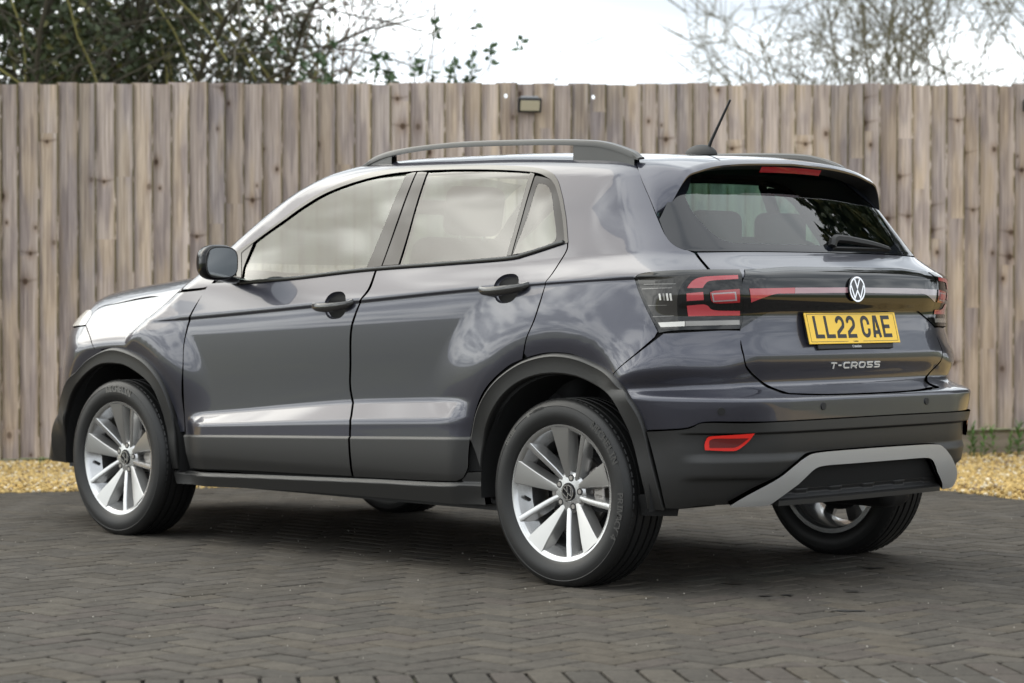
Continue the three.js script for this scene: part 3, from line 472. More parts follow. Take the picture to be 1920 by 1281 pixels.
// --- gravel strip along the fence
{
  const gp = []; for (let l = -9; l <= 8; l += 0.25) gp.push([l, edgeFar(l)]);
  const pos = [], idx = [], uv = []; const n = 7;
  const hgt = (l, d) => { const f = clamp((d - edgeFar(l)) / 0.25, 0, 1); return 0.004 + f * 0.022 + 0.030 * clamp((fenceD(l) - d < 0.5 ? 1 : 0) * (1 - (fenceD(l) - d) / 0.5), 0, 1) + 0.02 * (fbm(l * 2 + 20, d * 2, 3, 5) - 0.5); };
  gp.forEach(([l, d], i) => { for (let k = 0; k <= n; k++) { const dd = mixf(d, Math.max(fenceD(l) + 0.1, d + 0.2), k / n), p = yard(l, dd, hgt(l, dd) - 0.006); pos.push(p.x, p.y, p.z); uv.push(l, dd); if (i && k) { const a = i * (n + 1) + k; idx.push(a, a - 1, a - n - 2, a, a - n - 2, a - n - 1); } } });
  const g = new THREE.BufferGeometry(); g.setAttribute('position', new THREE.Float32BufferAttribute(pos, 3)); g.setAttribute('uv', new THREE.Float32BufferAttribute(uv, 2)); g.setIndex(idx); g.computeVertexNormals();
  const gt = dataTex(256, 256, (i, j) => { const f = fbm(i / 3, j / 3, 3, 81, 85, 85); return [0.55 + 0.22 * f, 0.46 + 0.19 * f, 0.28 + 0.13 * f]; }); gt.repeat.set(2, 2);
  const bed = part('gravel_bed', g, std(1, 1, 1, 0.95, { map: gt }), scene); bed.userData.kind = 'structure';
  const rnd = mulberry(5), st = new THREE.IcosahedronGeometry(1, 0), pp = st.attributes.position; for (let i = 0; i < pp.count; i++) { const k = 0.75 + 0.5 * hash2(Math.round(pp.getX(i) * 50), Math.round(pp.getY(i) * 50), Math.round(pp.getZ(i) * 50)); pp.setXYZ(i, pp.getX(i) * k, pp.getY(i) * k * 0.7, pp.getZ(i) * k); } st.computeVertexNormals();
  const N = 26000, im = new THREE.InstancedMesh(st, std(1, 1, 1, 0.85), N), o = new THREE.Object3D(), c = new THREE.Color(); im.name = 'gravel'; im.userData.kind = 'stuff'; tag(im, 'golden gravel chippings scattered along the foot of the fence', 'gravel'); im.castShadow = im.receiveShadow = true;
  for (let i = 0; i < N; i++) {
    const l = rnd() < 0.5 ? mixf(-3.9, -1.2, rnd()) : mixf(1.5, 4.4, rnd()), d = edgeFar(l) - 0.035 + Math.pow(rnd(), 0.85) * (fenceD(l) - edgeFar(l) + 0.02), p = yard(l, d, hgt(l, d) + 0.001), s = 0.006 + 0.009 * rnd();
    o.position.copy(p); o.rotation.set(rnd() * 6, rnd() * 6, rnd() * 6); o.scale.setScalar(s); o.updateMatrix(); im.setMatrixAt(i, o.matrix);
    const t = 0.6 + 0.6 * rnd(), k = rnd(); im.setColorAt(i, k < 0.12 ? c.setRGB(0.22 * t, 0.15 * t, 0.08 * t) : k < 0.25 ? c.setRGB(0.60 * t, 0.52 * t, 0.38 * t) : c.setRGB(0.50 * t, 0.35 * t, 0.13 * t));
  }
  scene.add(im);
  const loose = new THREE.InstancedMesh(st, std(0.30, 0.28, 0.24, 0.85), 260); loose.name = 'scattered_chippings'; loose.userData.kind = 'stuff'; tag(loose, 'pale stone chips scattered over the dark block paving', 'gravel'); loose.castShadow = loose.receiveShadow = true;
  for (let i = 0; i < 260; i++) { const d = 6.3 + 6.2 * rnd(), l = (rnd() - 0.5) * 0.44 * d, p = yard(l, d, 0.002), s = 0.0014 + 0.0026 * rnd() * rnd(); o.position.copy(p); o.rotation.set(rnd() * 6, rnd() * 6, rnd() * 6); o.scale.setScalar(s); o.updateMatrix(); loose.setMatrixAt(i, o.matrix); }
  scene.add(loose);
}
// ---------------------------------------------------------------- timber fence
{
  const SW = 96, NS = 12, TH = 2048, rnd = mulberry(1234), knots = [], bands = [];
  for (let s = 0; s < NS; s++) { const L = [], n = 2 + (rnd() * 4 | 0); for (let k = 0; k < n; k++) L.push([(0.12 + 0.76 * rnd()) * SW, rnd() * TH, 4 + 7 * rnd(), 0.45 + 0.55 * rnd(), rnd() < 0.6]); knots.push(L); bands.push([rnd(), rnd(), rnd()]); }
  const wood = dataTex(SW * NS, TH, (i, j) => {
    const s = i / SW | 0, x = i - s * SW; let kx = 0, dark = 0, rusty = 0, halo = 0;
    for (const [px, py, r, st, streak] of knots[s]) {
      let dy = j - py; if (dy > TH / 2) dy -= TH; if (dy < -TH / 2) dy += TH; const dx = x - px, q = Math.hypot(dx, dy * 0.62) / r;
      kx += Math.sign(dx || 1) * 9 * Math.exp(-((dy / (r * 5)) ** 2)) * Math.exp(-Math.abs(dx) / (r * 3)) * Math.min(1, Math.abs(dx) / r);
      dark += st * S01((1.25 - q) / 0.5); halo += 0.75 * st * Math.exp(-((q / 2.3) ** 2)) ; if (streak) { const e = Math.exp(-(((dy - Math.abs(dx) * 0.25) / 7) ** 2)) * Math.exp(-((dx / (SW * 0.5)) ** 2)); dark += 0.55 * e * (0.4 + 0.9 * vnoise(x / 7, j / 5, 11 + s)); }
    }
    const g = fbm((x - kx) / 5 + s * 40, j / 260, 4, 3 + s), f = vnoise((x - kx) / 1.6 + s * 70, j / 90, 7 + s), w = fbm(x / 30 + s * 9, j / 190, 4, 55 + s), e = fbm(x / 46 + s * 3, j / 420, 3, 155 + s);
    const grey = S01((w - 0.40) / 0.3), tan = S01((e - 0.42) / 0.3);
    let r = 0.660 + 0.25 * (g - 0.5) + 0.07 * (f - 0.5), gg = 0.616 + 0.25 * (g - 0.5) + 0.07 * (f - 0.5), b = 0.590 + 0.25 * (g - 0.5) + 0.07 * (f - 0.5);
    r += -0.075 * grey + 0.025 * tan; gg += -0.070 * grey + 0.012 * tan; b += -0.055 * grey - 0.022 * tan;
    const h = clamp(halo, 0, 0.55), dk = clamp(dark, 0, 1); r *= 1 - 0.30 * h; gg *= 1 - 0.36 * h; b *= 1 - 0.42 * h; r = mixf(r, 0.27, dk * 0.85); gg = mixf(gg, 0.215, dk * 0.85); b = mixf(b, 0.175, dk * 0.85);
    const ed = Math.min(x, SW - 1 - x), mossShade = S01((11 - ed) / 8) * S01((fbm(x / 8, j / 60, 3, 255 + s) - 0.30) / 0.2) * 0.85; r = mixf(r, 0.33, mossShade); gg = mixf(gg, 0.305, mossShade); b = mixf(b, 0.20, mossShade);  // edge algae, painted darker to stand in for shade in the board seams
    return [r, gg, b];
  });
  const bumpT = dataTex(256, 1024, (i, j) => 0.6 * fbm(i / 5, j / 80, 3, 303, 51, 13) + 0.4 * vnoise(i / 1.5, j / 40, 305, 171, 26), false);
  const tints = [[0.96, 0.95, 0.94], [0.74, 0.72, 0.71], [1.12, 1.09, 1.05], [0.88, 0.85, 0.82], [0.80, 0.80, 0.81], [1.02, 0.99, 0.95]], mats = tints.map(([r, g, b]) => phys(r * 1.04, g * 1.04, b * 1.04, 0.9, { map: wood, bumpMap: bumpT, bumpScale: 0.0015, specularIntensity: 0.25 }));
  const fence = group('timber_fence'); tag(fence, 'tall weathered timber fence of overlapping vertical boards', 'fence');
  const f0 = yard(-2.889, 13.7), f1 = yard(3.079, fenceD(3.079)), along = f1.clone().sub(f0).normalize(), toCam = V(-along.z, 0, along.x); if (toCam.x * -FW[0] + toCam.z * -FW[1] < 0) toCam.negate();
  const latOf = (u) => -2.889 + u * along.dot(V(RT2[0], 0, RT2[1]));
  const boardGeo = (w, y0, y1, sk, holes) => {             // feather-edged board, thick edge on its right
    const strip = sk | 0, flip = hash2(strip, Math.round(y1 * 1e5), 4) > 0.5, dv = hash2(strip, Math.round(w * 1e6), 8), u0 = (strip + 0.01) / NS, u1 = (strip + 0.99) / NS, T0 = 0.006, T1 = 0.028;
    const sh = new THREE.Shape([[0, y0], [w, y0], [w, y1], [0, y1]].map(([x, y]) => new THREE.Vector2(x, y))); for (const [hx, hy, hr] of holes || []) { const p = new THREE.Path(); p.absellipse(hx, hy, hr * 0.85, hr, 0, Math.PI * 2); sh.holes.push(p); }
    const g = new THREE.ExtrudeGeometry(sh, { depth: 1, bevelEnabled: false, curveSegments: 10 }), p = g.attributes.position, uv = g.attributes.uv;
    for (let i = 0; i < p.count; i++) { const x = p.getX(i), z = p.getZ(i) > 0.5 ? mixf(T0, T1, x / w) : 0; p.setZ(i, z); const t = clamp(x / w, 0, 1); uv.setXY(i, mixf(u0, u1, flip ? 1 - t : t), (p.getY(i) / 2.35 + dv)); }
    g.computeVertexNormals(); return g;
  };
  const total = f1.distanceTo(f0), pitch = 0.1045, start = -4.6, end = total + 5.2; let u = start, k = 0; const B = V(0, 1, 0), m4 = new THREE.Matrix4().makeBasis(along, B, toCam);
  const holesAt = [[949.5, 181, 0.013], [1110.5, 183, 0.012]].map(([px, py, r]) => { const l = (px - 960) / 4552, d = (13.7 + 2.889 * 0.151) / (1 - 0.151 * l); return [l * d, 0.9901 + (558.3 - py) / 4552 * d, r]; });
  while (u < end) {
    const w = 0.122 + 0.006 * hash2(k, 1), lat = latOf(u + w / 2), y0 = fenceBase(lat) + 0.004 * hash2(k, 2), y1 = fenceTop(lat) + 0.018 * (hash2(k, 3) - 0.5), holes = [];
    for (const [hl, hy, hr] of holesAt) { const du = (hl - latOf(u)) / (latOf(u + 1) - latOf(u)); if (du > 0.025 && du < 0.098) holes.push([du, hy, hr]); }
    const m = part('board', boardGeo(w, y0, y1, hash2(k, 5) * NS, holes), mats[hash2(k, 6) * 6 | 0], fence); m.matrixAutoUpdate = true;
    m.quaternion.setFromRotationMatrix(m4); m.position.copy(f0).addScaledVector(along, u).addScaledVector(toCam, 0.004 * hash2(k, 7) + (k % 2 ? 0.0 : 0.0)); m.rotateY(-0.02 + 0.03 * hash2(k, 9)); m.translateZ(0.0015 * (k % 2)); m.rotateZ((hash2(k, 8) - 0.5) * 0.006);
    u += pitch * (0.95 + 0.10 * hash2(k, 11)); k++;
  }
  // gravel boards at the foot, rails behind
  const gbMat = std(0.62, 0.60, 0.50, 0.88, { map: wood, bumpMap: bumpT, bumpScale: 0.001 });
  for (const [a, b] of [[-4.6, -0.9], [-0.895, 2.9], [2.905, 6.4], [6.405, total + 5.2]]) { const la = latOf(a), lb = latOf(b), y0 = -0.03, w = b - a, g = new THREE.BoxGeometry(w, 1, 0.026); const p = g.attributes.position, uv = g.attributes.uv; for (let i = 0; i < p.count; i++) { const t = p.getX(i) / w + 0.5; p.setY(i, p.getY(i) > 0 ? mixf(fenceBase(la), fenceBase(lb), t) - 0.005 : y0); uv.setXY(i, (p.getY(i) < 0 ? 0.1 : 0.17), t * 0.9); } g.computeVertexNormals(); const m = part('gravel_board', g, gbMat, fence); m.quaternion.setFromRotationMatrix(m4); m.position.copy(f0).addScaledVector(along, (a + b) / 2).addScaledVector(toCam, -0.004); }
  for (const h of [0.45, 1.15, 1.85]) { const g = new THREE.BoxGeometry(end - start, 0.09, 0.04); const m = part('fence_rail', g, mats[1], fence); m.quaternion.setFromRotationMatrix(m4); m.position.copy(f0).addScaledVector(along, (start + end) / 2).addScaledVector(toCam, -0.028).add(V(0, h + 0.07, 0)); }
  // floodlight on the fence
  const at = (px, py, off) => { const l = (px - 960) / 4552, d = (13.7 + 2.889 * 0.151) / (1 - 0.151 * l), p = yard(l * d, d, 0.9901 + (558.3 - py) / 4552 * d); return p.addScaledVector(toCam, off); };
  const fl = group('floodlight'); tag(fl, 'small black floodlight with pale lens fixed near the top of the fence', 'light'); fl.quaternion.setFromRotationMatrix(m4); fl.position.copy(at(989.5, 199.5, 0.07));
  const body = group('head', fl); body.rotation.x = 0.30;
  part('housing', box(0.138, 0.086, 0.030, 0, 0, 0, 0.006), std(0.012, 0.013, 0.015, 0.45), body); part('lens', box(0.112, 0.060, 0.004, 0, 0, 0.0155, 0.001), phys(0.46, 0.42, 0.31, 0.25, { clearcoat: 0.6 }), body); part('bracket', merge([box(0.10, 0.012, 0.060, 0, 0.046, -0.03), box(0.06, 0.05, 0.010, 0, 0.03, -0.056)]), std(0.35, 0.36, 0.37, 0.4, { metalness: 0.6 }), fl);
  const f2 = group('fence_lamp'); tag(f2, 'black lamp fitting on the fence above the weeds', 'light'); f2.quaternion.setFromRotationMatrix(m4); f2.position.copy(at(1921, 199, 0.05)); part('housing', box(0.06, 0.075, 0.04, 0, 0, 0, 0.012), std(0.012, 0.013, 0.015, 0.4), f2); part('bracket', box(0.03, 0.03, 0.05, 0, 0, -0.03), std(0.012, 0.013, 0.015, 0.4), f2);
  // weeds at the foot of the fence
  const weedM = [std(0.085, 0.19, 0.030, 0.7), std(0.11, 0.21, 0.04, 0.7), std(0.07, 0.155, 0.032, 0.7)], stemM = std(0.09, 0.13, 0.04, 0.8);
  const weed = (px, h, seed, label) => {
    const r = mulberry(seed), l0 = (px - 960) / 4552, d = (13.7 + 2.889 * 0.151) / (1 - 0.151 * l0) - 0.10 - 0.08 * r(), w = group(numbered('weed')); tag(w, label, 'weed', 'weeds at the foot of the fence'); const b = yard(l0 * d, d, 0.03); w.position.copy(b);
    const st = [], lv = []; const n = 2 + (r() * 2 | 0);
    for (let q = 0; q < n; q++) {
      const lean = V((r() - 0.5) * 0.3, 1, (r() - 0.5) * 0.3), hh = h * (0.75 + 0.35 * r()), o = V((r() - 0.5) * 0.05, 0, (r() - 0.5) * 0.05), P0 = [0, 0.5, 1].map((t) => o.clone().addScaledVector(lean, hh * t));
      st.push(sweepGeo(spline3(P0, 5), [[1, 0], [0, 1], [-1, 0], [0, -1]], () => V(1, 0, 0), (u2) => 0.0035 * (1 - 0.6 * u2)));
      const nl = 16; for (let i = 0; i < nl; i++) { const t = 0.18 + 0.82 * i / nl, len = h * (0.30 + 0.12 * r()) * (1.1 - 0.45 * t), az = i * 2.4 + r(), el = 0.35 + 0.7 * t + 0.2 * r(), p = o.clone().addScaledVector(lean, hh * t), dir = V(Math.cos(az) * Math.cos(el), Math.sin(el), Math.sin(az) * Math.cos(el)), sd = V(-Math.sin(az), 0, Math.cos(az)).multiplyScalar(len * 0.11), tip = p.clone().addScaledVector(dir, len).add(V(0, -len * 0.18, 0)), mid = p.clone().addScaledVector(dir, len * 0.5); lv.push(p, mid.clone().add(sd), mid.clone().add(V(0, -len * 0.02, 0)), p, mid.clone().add(V(0, -len * 0.02, 0)), mid.clone().sub(sd), mid.clone().add(sd), tip, mid.clone().add(V(0, -len * 0.02, 0)), mid.clone().add(V(0, -len * 0.02, 0)), tip, mid.clone().sub(sd)); }
    }
    const g = new THREE.BufferGeometry().setFromPoints(lv); g.computeVertexNormals(); part('foliage', g, weedM[seed % 3], w).userData.kind = 'stuff'; part('stem', merge(st), stemM, w);
  };
  weed(1822, 0.20, 11, 'low leafy weed at the fence foot beside the rear bumper'); weed(1857, 0.24, 12, 'tall single weed in the gravel at the fence foot'); weed(1900, 0.17, 13, 'broad bushy weed between the tall single weed and the lamp fitting'); weed(1913, 0.25, 14, 'tallest dark weed in the gravel right below the black lamp fitting'); weed(84, 0.07, 16, 'tiny weed at the fence foot by the front bumper'); weed(1835, 0.10, 17, 'short weed between the taller weeds by the fence');
}
// ---------------------------------------------------------------- trees and shrubs beyond the fence
{
  const stickGeo = (segs) => {                            // [p, q, r0, r1] tapered four-sided sticks
    const pos = [], nor = [], idx = [], T = V(), A = V(), Bv = V();
    for (const [p, q, r0, r1] of segs) {
      T.copy(q).sub(p).normalize(); A.set(Math.abs(T.y) > 0.9 ? 1 : 0, Math.abs(T.y) > 0.9 ? 0 : 1, 0).cross(T).normalize(); Bv.copy(T).cross(A); const o = pos.length / 3;
      for (let k = 0; k < 4; k++) { const c = Math.cos(k * Math.PI / 2), s = Math.sin(k * Math.PI / 2), n = A.clone().multiplyScalar(c).addScaledVector(Bv, s); for (const [e, r] of [[p, r0], [q, r1]]) { pos.push(e.x + n.x * r, e.y + n.y * r, e.z + n.z * r); nor.push(n.x, n.y, n.z); } }
      for (let k = 0; k < 4; k++) { const a = o + k * 2, b = o + ((k + 1) % 4) * 2; idx.push(a, b, a + 1, b, b + 1, a + 1); }
    }
    const g = new THREE.BufferGeometry(); g.setAttribute('position', new THREE.Float32BufferAttribute(pos, 3)); g.setAttribute('normal', new THREE.Float32BufferAttribute(nor, 3)); g.setIndex(idx); return g;
  };
  const leafGeo = (list) => { const pos = []; for (const [p, d, n, L, w] of list) { const s = d.clone().cross(n).normalize().multiplyScalar(w), m = p.clone().addScaledVector(d, L * 0.45), t = p.clone().addScaledVector(d, L), f = n.clone().multiplyScalar(w * 0.35), a = m.clone().add(s).add(f), b = m.clone().sub(s).add(f); for (const q of [p, a, t, p, t, b]) pos.push(q.x, q.y, q.z); } const g = new THREE.BufferGeometry(); g.setAttribute('position', new THREE.Float32BufferAttribute(pos, 3)); g.computeVertexNormals(); return g; };
  const rv = (r) => V(r() - 0.5, r() - 0.5, r() - 0.5).normalize();
  const grow = (r, segs, tips, p, dir, len, rad, lev, o) => {   // one limb: bends, tapers, throws side shoots
    const n = Math.max(2, Math.round(len / o.seg)); let q = p.clone(), d = dir.clone().normalize(); rad = Math.max(rad, o.min ?? 0.003); const r1 = Math.max(rad * (lev ? 0.45 : 0.25), (o.min ?? 0.003) * 0.7); let r0 = rad;
    for (let i = 0; i < n; i++) {
      d.addScaledVector(rv(r), o.wander).addScaledVector(V(0, 1, 0), o.lift).normalize(); const e = q.clone().addScaledVector(d, len / n), ra = mixf(rad, r1, (i + 1) / n); segs.push([q.clone(), e.clone(), r0, ra]);
      if (lev > 0 && i >= n * (o.from ?? 0.3)) { const kids = o.kids[lev] ?? 1; for (let k = 0; k < kids; k++) if (r() < o.prob) { const side = d.clone().cross(rv(r)).normalize(); grow(r, segs, tips, e, d.clone().multiplyScalar(o.fwd).add(side), Math.max(o.short ?? 0, len * (o.ratio + 0.25 * r()) * (1 - 0.35 * i / n)), ra * (o.thin ?? 0.62), lev - 1, o); } }
      q = e; r0 = ra; tips.push([e.clone(), d.clone(), lev]);
    }
  };
  const barkTwig = std(0.135, 0.118, 0.066, 0.9), bark = std(0.115, 0.105, 0.060, 0.9), barkPale = std(0.19, 0.165, 0.085, 0.9), barkDark = std(0.060, 0.052, 0.036, 0.9), barkRed = std(0.15, 0.105, 0.07, 0.9);
  const leafD = std(0.040, 0.056, 0.020, 0.6), leafO = std(0.105, 0.100, 0.028, 0.65), leafM = std(0.045, 0.085, 0.032, 0.55);
  const split = (segs, cut) => [segs.filter((s) => s[2] > cut), segs.filter((s) => s[2] <= cut)];
  // bare trees
  const bare = (name, label, lat, d, h, seed, mat, o) => { const r = mulberry(seed), t = group(numbered(name)); tag(t, label, 'tree'); const b = yard(lat, d, 0); t.position.copy(b); const segs = [], tips = []; for (const [dx, dz, k] of o.stems) grow(r, segs, tips, V(0, 0.0, 0), V(dx, 1, dz), h * k, o.rad * k, o.lev ?? 3, o); const [big, thin] = split(segs, 0.012); part('trunk', stickGeo(big), mat, t); part('crown', stickGeo(thin), o.twig || mat, t); };
  bare('bare_tree', 'bare spreading tree with fine yellowish twigs behind the fence', 3.07, 20.0, 3.6, 42, bark, { seg: 0.14, wander: 0.085, lift: 0.02, first: 9, thin: 0.55, kids: { 3: 2, 2: 2, 1: 2 }, prob: 0.8, fwd: 1.1, ratio: 0.16, from: 0.42, rad: 0.019, min: 0.0036, lev: 3, twig: barkTwig, short: 0.26, stems: [[0.02, 0.0, 1], [-0.16, 0.14, 0.98], [0.18, -0.14, 0.98], [0.06, 0.12, 0.98], [-0.30, 0.22, 0.95], [0.28, -0.30, 0.95], [-0.08, -0.12, 0.98], [-0.40, 0.36, 0.9], [0.40, -0.36, 0.9], [-0.22, 0.26, 0.92], [0.12, -0.22, 0.95]] });
  bare('bare_tree', 'slender bare tree with upright stems behind the fence', 4.55, 22, 5.2, 7, bark, { seg: 0.18, wander: 0.075, lift: 0.04, first: 8, thin: 0.5, kids: { 3: 2, 2: 2, 1: 1 }, prob: 0.8, fwd: 1.2, ratio: 0.15, from: 0.35, short: 0.25, rad: 0.026, min: 0.0045, twig: bark, stems: [[0, 0, 1], [-0.15, 0.1, 0.8], [-0.4, 0.2, 0.6]] });
  bare('bare_tree', 'thin reddish bare twigs rising behind the fence beside the evergreen', -1.95, 17.5, 3.5, 19, barkRed, { seg: 0.13, wander: 0.10, lift: 0.02, first: 10, thin: 0.55, kids: { 3: 2, 2: 1, 1: 1 }, prob: 0.8, fwd: 0.95, ratio: 0.18, from: 0.4, rad: 0.013, min: 0.0036, short: 0.2, twig: barkRed, stems: [[0.25, -0.1, 1], [-0.2, 0.2, 1.0], [0.05, -0.1, 1.0], [0.38, -0.3, 0.95]] });
  // evergreen with hanging yellow-green shoots
  const evergreen = (label, lat, d, seed, cx, cy, rx, ry, N, mats, big = 1) => {
    const r = mulberry(seed), t = group(numbered('evergreen_tree')); tag(t, label, 'tree'); t.position.copy(yard(lat, d, 0)); const segs = [], tips = [];
    for (let k = 0; k < 9; k++) { const a = k / 9 * 6.28; grow(r, segs, tips, V(0, 0.2, 0), V(Math.cos(a) * 0.45, 1, Math.sin(a) * 0.45), 4.0 * (0.8 + 0.3 * r()), 0.032, 2, { thin: 0.5, seg: 0.2, wander: 0.16, lift: 0.0, first: 3, kids: { 2: 2, 1: 2 }, prob: 0.7, fwd: 0.6, ratio: 0.32 }); }
    part('trunk', stickGeo(segs), barkDark, t);
    const clumps = []; for (let i = 0; i < 230; i++) { const a = r() * 6.283, e = Math.acos(2 * r() - 1), q = Math.pow(r(), 0.36); clumps.push([V(rx * q * Math.sin(e) * Math.cos(a), cy + ry * q * Math.cos(e), rx * q * Math.sin(e) * Math.sin(a)), 0.14 + 0.22 * r()]); }
    const sets = [[], []]; for (let i = 0; i < N; i++) { const [c, R] = clumps[r() * clumps.length | 0], dv = rv(r), p = c.clone().addScaledVector(dv, R * Math.pow(r(), 0.5)); if (p.y < 1.7) continue; const dir = dv.clone().add(rv(r)).add(V(0, -0.3, 0)).normalize(); sets[hash2(i, seed) < 0.16 ? 1 : 0].push([p, dir, rv(r), (0.045 + 0.03 * r()) * big, (0.014 + 0.007 * r()) * big]); }
    part('crown', leafGeo(sets[0]), mats[0], t); part('crown', leafGeo(sets[1]), mats[1], t);
    const sh = []; for (let k = 0; k < 46; k++) { const a = r() * 6.28, p = V(rx * 0.85 * Math.cos(a), cy + (r() - 0.3) * ry, rx * 0.85 * Math.sin(a)); let d2 = V((r() - 0.2) * 0.8, -0.2 - r() * 0.7, (r() - 0.5) * 0.8).normalize(), q = p.clone(); for (let i = 0; i < 7; i++) { d2.addScaledVector(rv(r), 0.22).addScaledVector(V(0, -1, 0), 0.06).normalize(); const e = q.clone().addScaledVector(d2, 0.20); sh.push([q.clone(), e.clone(), 0.0085, 0.007]); q = e; } }
    part('hanging_shoots', stickGeo(sh), std(0.17, 0.155, 0.045, 0.85), t).userData.kind = 'stuff';
  };
  evergreen('dense dark evergreen with hanging yellowish shoots, rising above the fence', -3.75, 17.2, 8, 0, 3.0, 1.55, 1.9, 21000, [leafD, leafO], 1.2);
  evergreen('tall dense evergreen past the end of the fence, mirrored in the rear window', 7.9, 15.6, 33, 0, 4.6, 2.3, 4.6, 15000, [leafD, leafO], 4.2);
  evergreen('second tall evergreen standing farther along past the end of the fence', 10.9, 16.4, 35, 0, 4.4, 2.4, 4.4, 15000, [leafD, leafO], 4.2);
  evergreen('loose dark evergreen whose thin crown lets the sky through above the fence', -2.35, 18.4, 21, 0, 2.75, 1.15, 1.2, 7500, [leafD, leafO], 1.05);
  // leafy shoots that stand above the fence
  const shoots = (label, lat, d, seed, n, spread, h0, h1, big) => {
    const r = mulberry(seed), t = group(numbered('leafy_shrub')); tag(t, label, 'shrub'); t.position.copy(yard(lat, d, 0)); const segs = [], leaves = [];
    for (let k = 0; k < n; k++) { const f = n > 1 ? k / (n - 1) - 0.5 : 0, bx = f * spread; let q = V(RT2[0] * bx * 0.6, 1.4, RT2[1] * bx * 0.6), d2 = V(RT2[0] * f * 0.22, 1, RT2[1] * f * 0.22).normalize(); const top = mixf(h0, h1, r()) - Math.abs(f) * 0.25 * (h1 - h0), steps = Math.max(4, Math.round((top - 1.4) / 0.07));
      for (let i = 0; i < steps; i++) { d2.addScaledVector(rv(r), 0.05).normalize(); const e = q.clone().addScaledVector(d2, (top - 1.4) / steps); segs.push([q.clone(), e.clone(), 0.006 * (1 - 0.6 * i / steps), 0.006 * (1 - 0.6 * (i + 1) / steps)]); if (e.y > 1.95) { const cl = r() < 0.5 ? 3 + (r() * 5 | 0) : 0; for (let c = 0; c < cl; c++) { const dir = rv(r).add(V(0, 0.3, 0)).normalize(); leaves.push([e.clone().addScaledVector(rv(r), 0.02), dir, rv(r), big * (0.7 + 0.6 * r()), big * 0.28]); } } q = e; }
      for (let c = 0; c < 8; c++) leaves.push([q.clone(), rv(r).add(V(0, 0.4, 0)).normalize(), rv(r), big * (0.7 + 0.5 * r()), big * 0.28]); }
    part('stem', stickGeo(segs), barkDark, t); part('foliage', leafGeo(leaves), leafM, t).userData.kind = 'stuff';
  };
  shoots('leafy shrub with dark green sprays standing alone above the fence', -0.43, 15.6, 61, 12, 0.80, 2.34, 2.76, 0.060);
  shoots('single tall leafy spray rising above the fence beside the bare twigs', -1.22, 15.6, 64, 4, 0.30, 2.45, 3.0, 0.05);
  shoots('short pair of leafy sprays just above the fence top', -0.96, 15.3, 67, 4, 0.30, 2.36, 2.54, 0.05);
}
// ---------------------------------------------------------------- the car
const M = {};
{
  const flake = dataTex(256, 256, (i, j) => 0.5 + 0.5 * (fbm(i / 4, j / 4, 3, 5, 64, 64) - 0.5), false); flake.repeat.set(3, 3);
  M.paint = phys(0.0450, 0.0455, 0.0610, 0.31, { metalness: 0.50, clearcoat: 1, clearcoatRoughness: 0.02 });
  M.plastic = phys(0.0175, 0.0172, 0.0165, 0.45, { bumpMap: flake, bumpScale: 0.00012 });
  M.plasticDark = std(0.008, 0.008, 0.0085, 0.6);
  M.gloss = phys(0.006, 0.006, 0.007, 0.06, { clearcoat: 0.25, clearcoatRoughness: 0.02 });
  M.trim = phys(0.020, 0.019, 0.018, 0.22, { clearcoat: 0.5, clearcoatRoughness: 0.12 });
  M.handle = phys(0.020, 0.019, 0.019, 0.20, { clearcoat: 0.6 });
  M.inner = std(0.006, 0.006, 0.006, 0.9);
  M.glass = phys(0.36, 0.47, 0.42, 0.0, { transmission: 1, thickness: 0, ior: 1.85 });
  M.glassRear = phys(0.36, 0.62, 0.58, 0.0, { transmission: 1, thickness: 0, ior: 1.55 });
  M.frit = phys(0.006, 0.007, 0.010, 0.06);
  M.chrome = std(0.75, 0.75, 0.76, 0.12, { metalness: 1 });
  M.alloy = phys(0.50, 0.50, 0.50, 0.26, { metalness: 0.85, clearcoat: 0.6, clearcoatRoughness: 0.1 });
  M.alloyFace = phys(0.40, 0.395, 0.385, 0.32, { metalness: 0.8, clearcoat: 0.5, clearcoatRoughness: 0.15 });
  M.silver = phys(0.56, 0.56, 0.55, 0.36, { metalness: 0.5 });
  M.rubber = phys(0.0095, 0.0095, 0.0095, 0.46, { specularIntensity: 0.8 });
  M.letter = std(0.030, 0.029, 0.027, 0.6);
  M.letterWhite = std(0.12, 0.115, 0.105, 0.6);
  M.steel = std(0.36, 0.34, 0.32, 0.35, { metalness: 0.9 });
  M.rust = std(0.20, 0.10, 0.055, 0.8);
  M.lens = phys(0.008, 0.008, 0.008, 0.04);
  M.lensGrey = phys(0.040, 0.037, 0.033, 0.05);
  M.red = phys(0.43, 0.050, 0.060, 0.14, { clearcoat: 1, clearcoatRoughness: 0.02 });
  M.redDeep = phys(0.30, 0.010, 0.014, 0.14, { clearcoat: 1 });
  M.redRefl = phys(0.62, 0.016, 0.010, 0.12, { clearcoat: 1 });
  M.redDark = phys(0.10, 0.006, 0.006, 0.12, { clearcoat: 1 });
  M.amber = phys(0.55, 0.22, 0.10, 0.2, { clearcoat: 1 });
  M.clearWhite = phys(0.62, 0.60, 0.56, 0.16, { clearcoat: 1 });
  M.clearDim = phys(0.20, 0.19, 0.175, 0.16, { clearcoat: 1 });
  M.pinkBar = phys(0.38, 0.21, 0.23, 0.14, { clearcoat: 1 });
  M.greyBar = phys(0.33, 0.28, 0.29, 0.14, { clearcoat: 1 });
  M.seat = std(0.020, 0.020, 0.021, 0.85);
  M.plate = phys(0.84, 0.52, 0.018, 0.32, { clearcoat: 0.4, clearcoatRoughness: 0.2 });
  M.ink = std(0.010, 0.010, 0.010, 0.4);
  M.whiteInk = std(0.6, 0.6, 0.6, 0.5);
}
const car = group('parked_car');
tag(car, 'dark grey compact SUV with yellow number plate parked on the block paving', 'car');
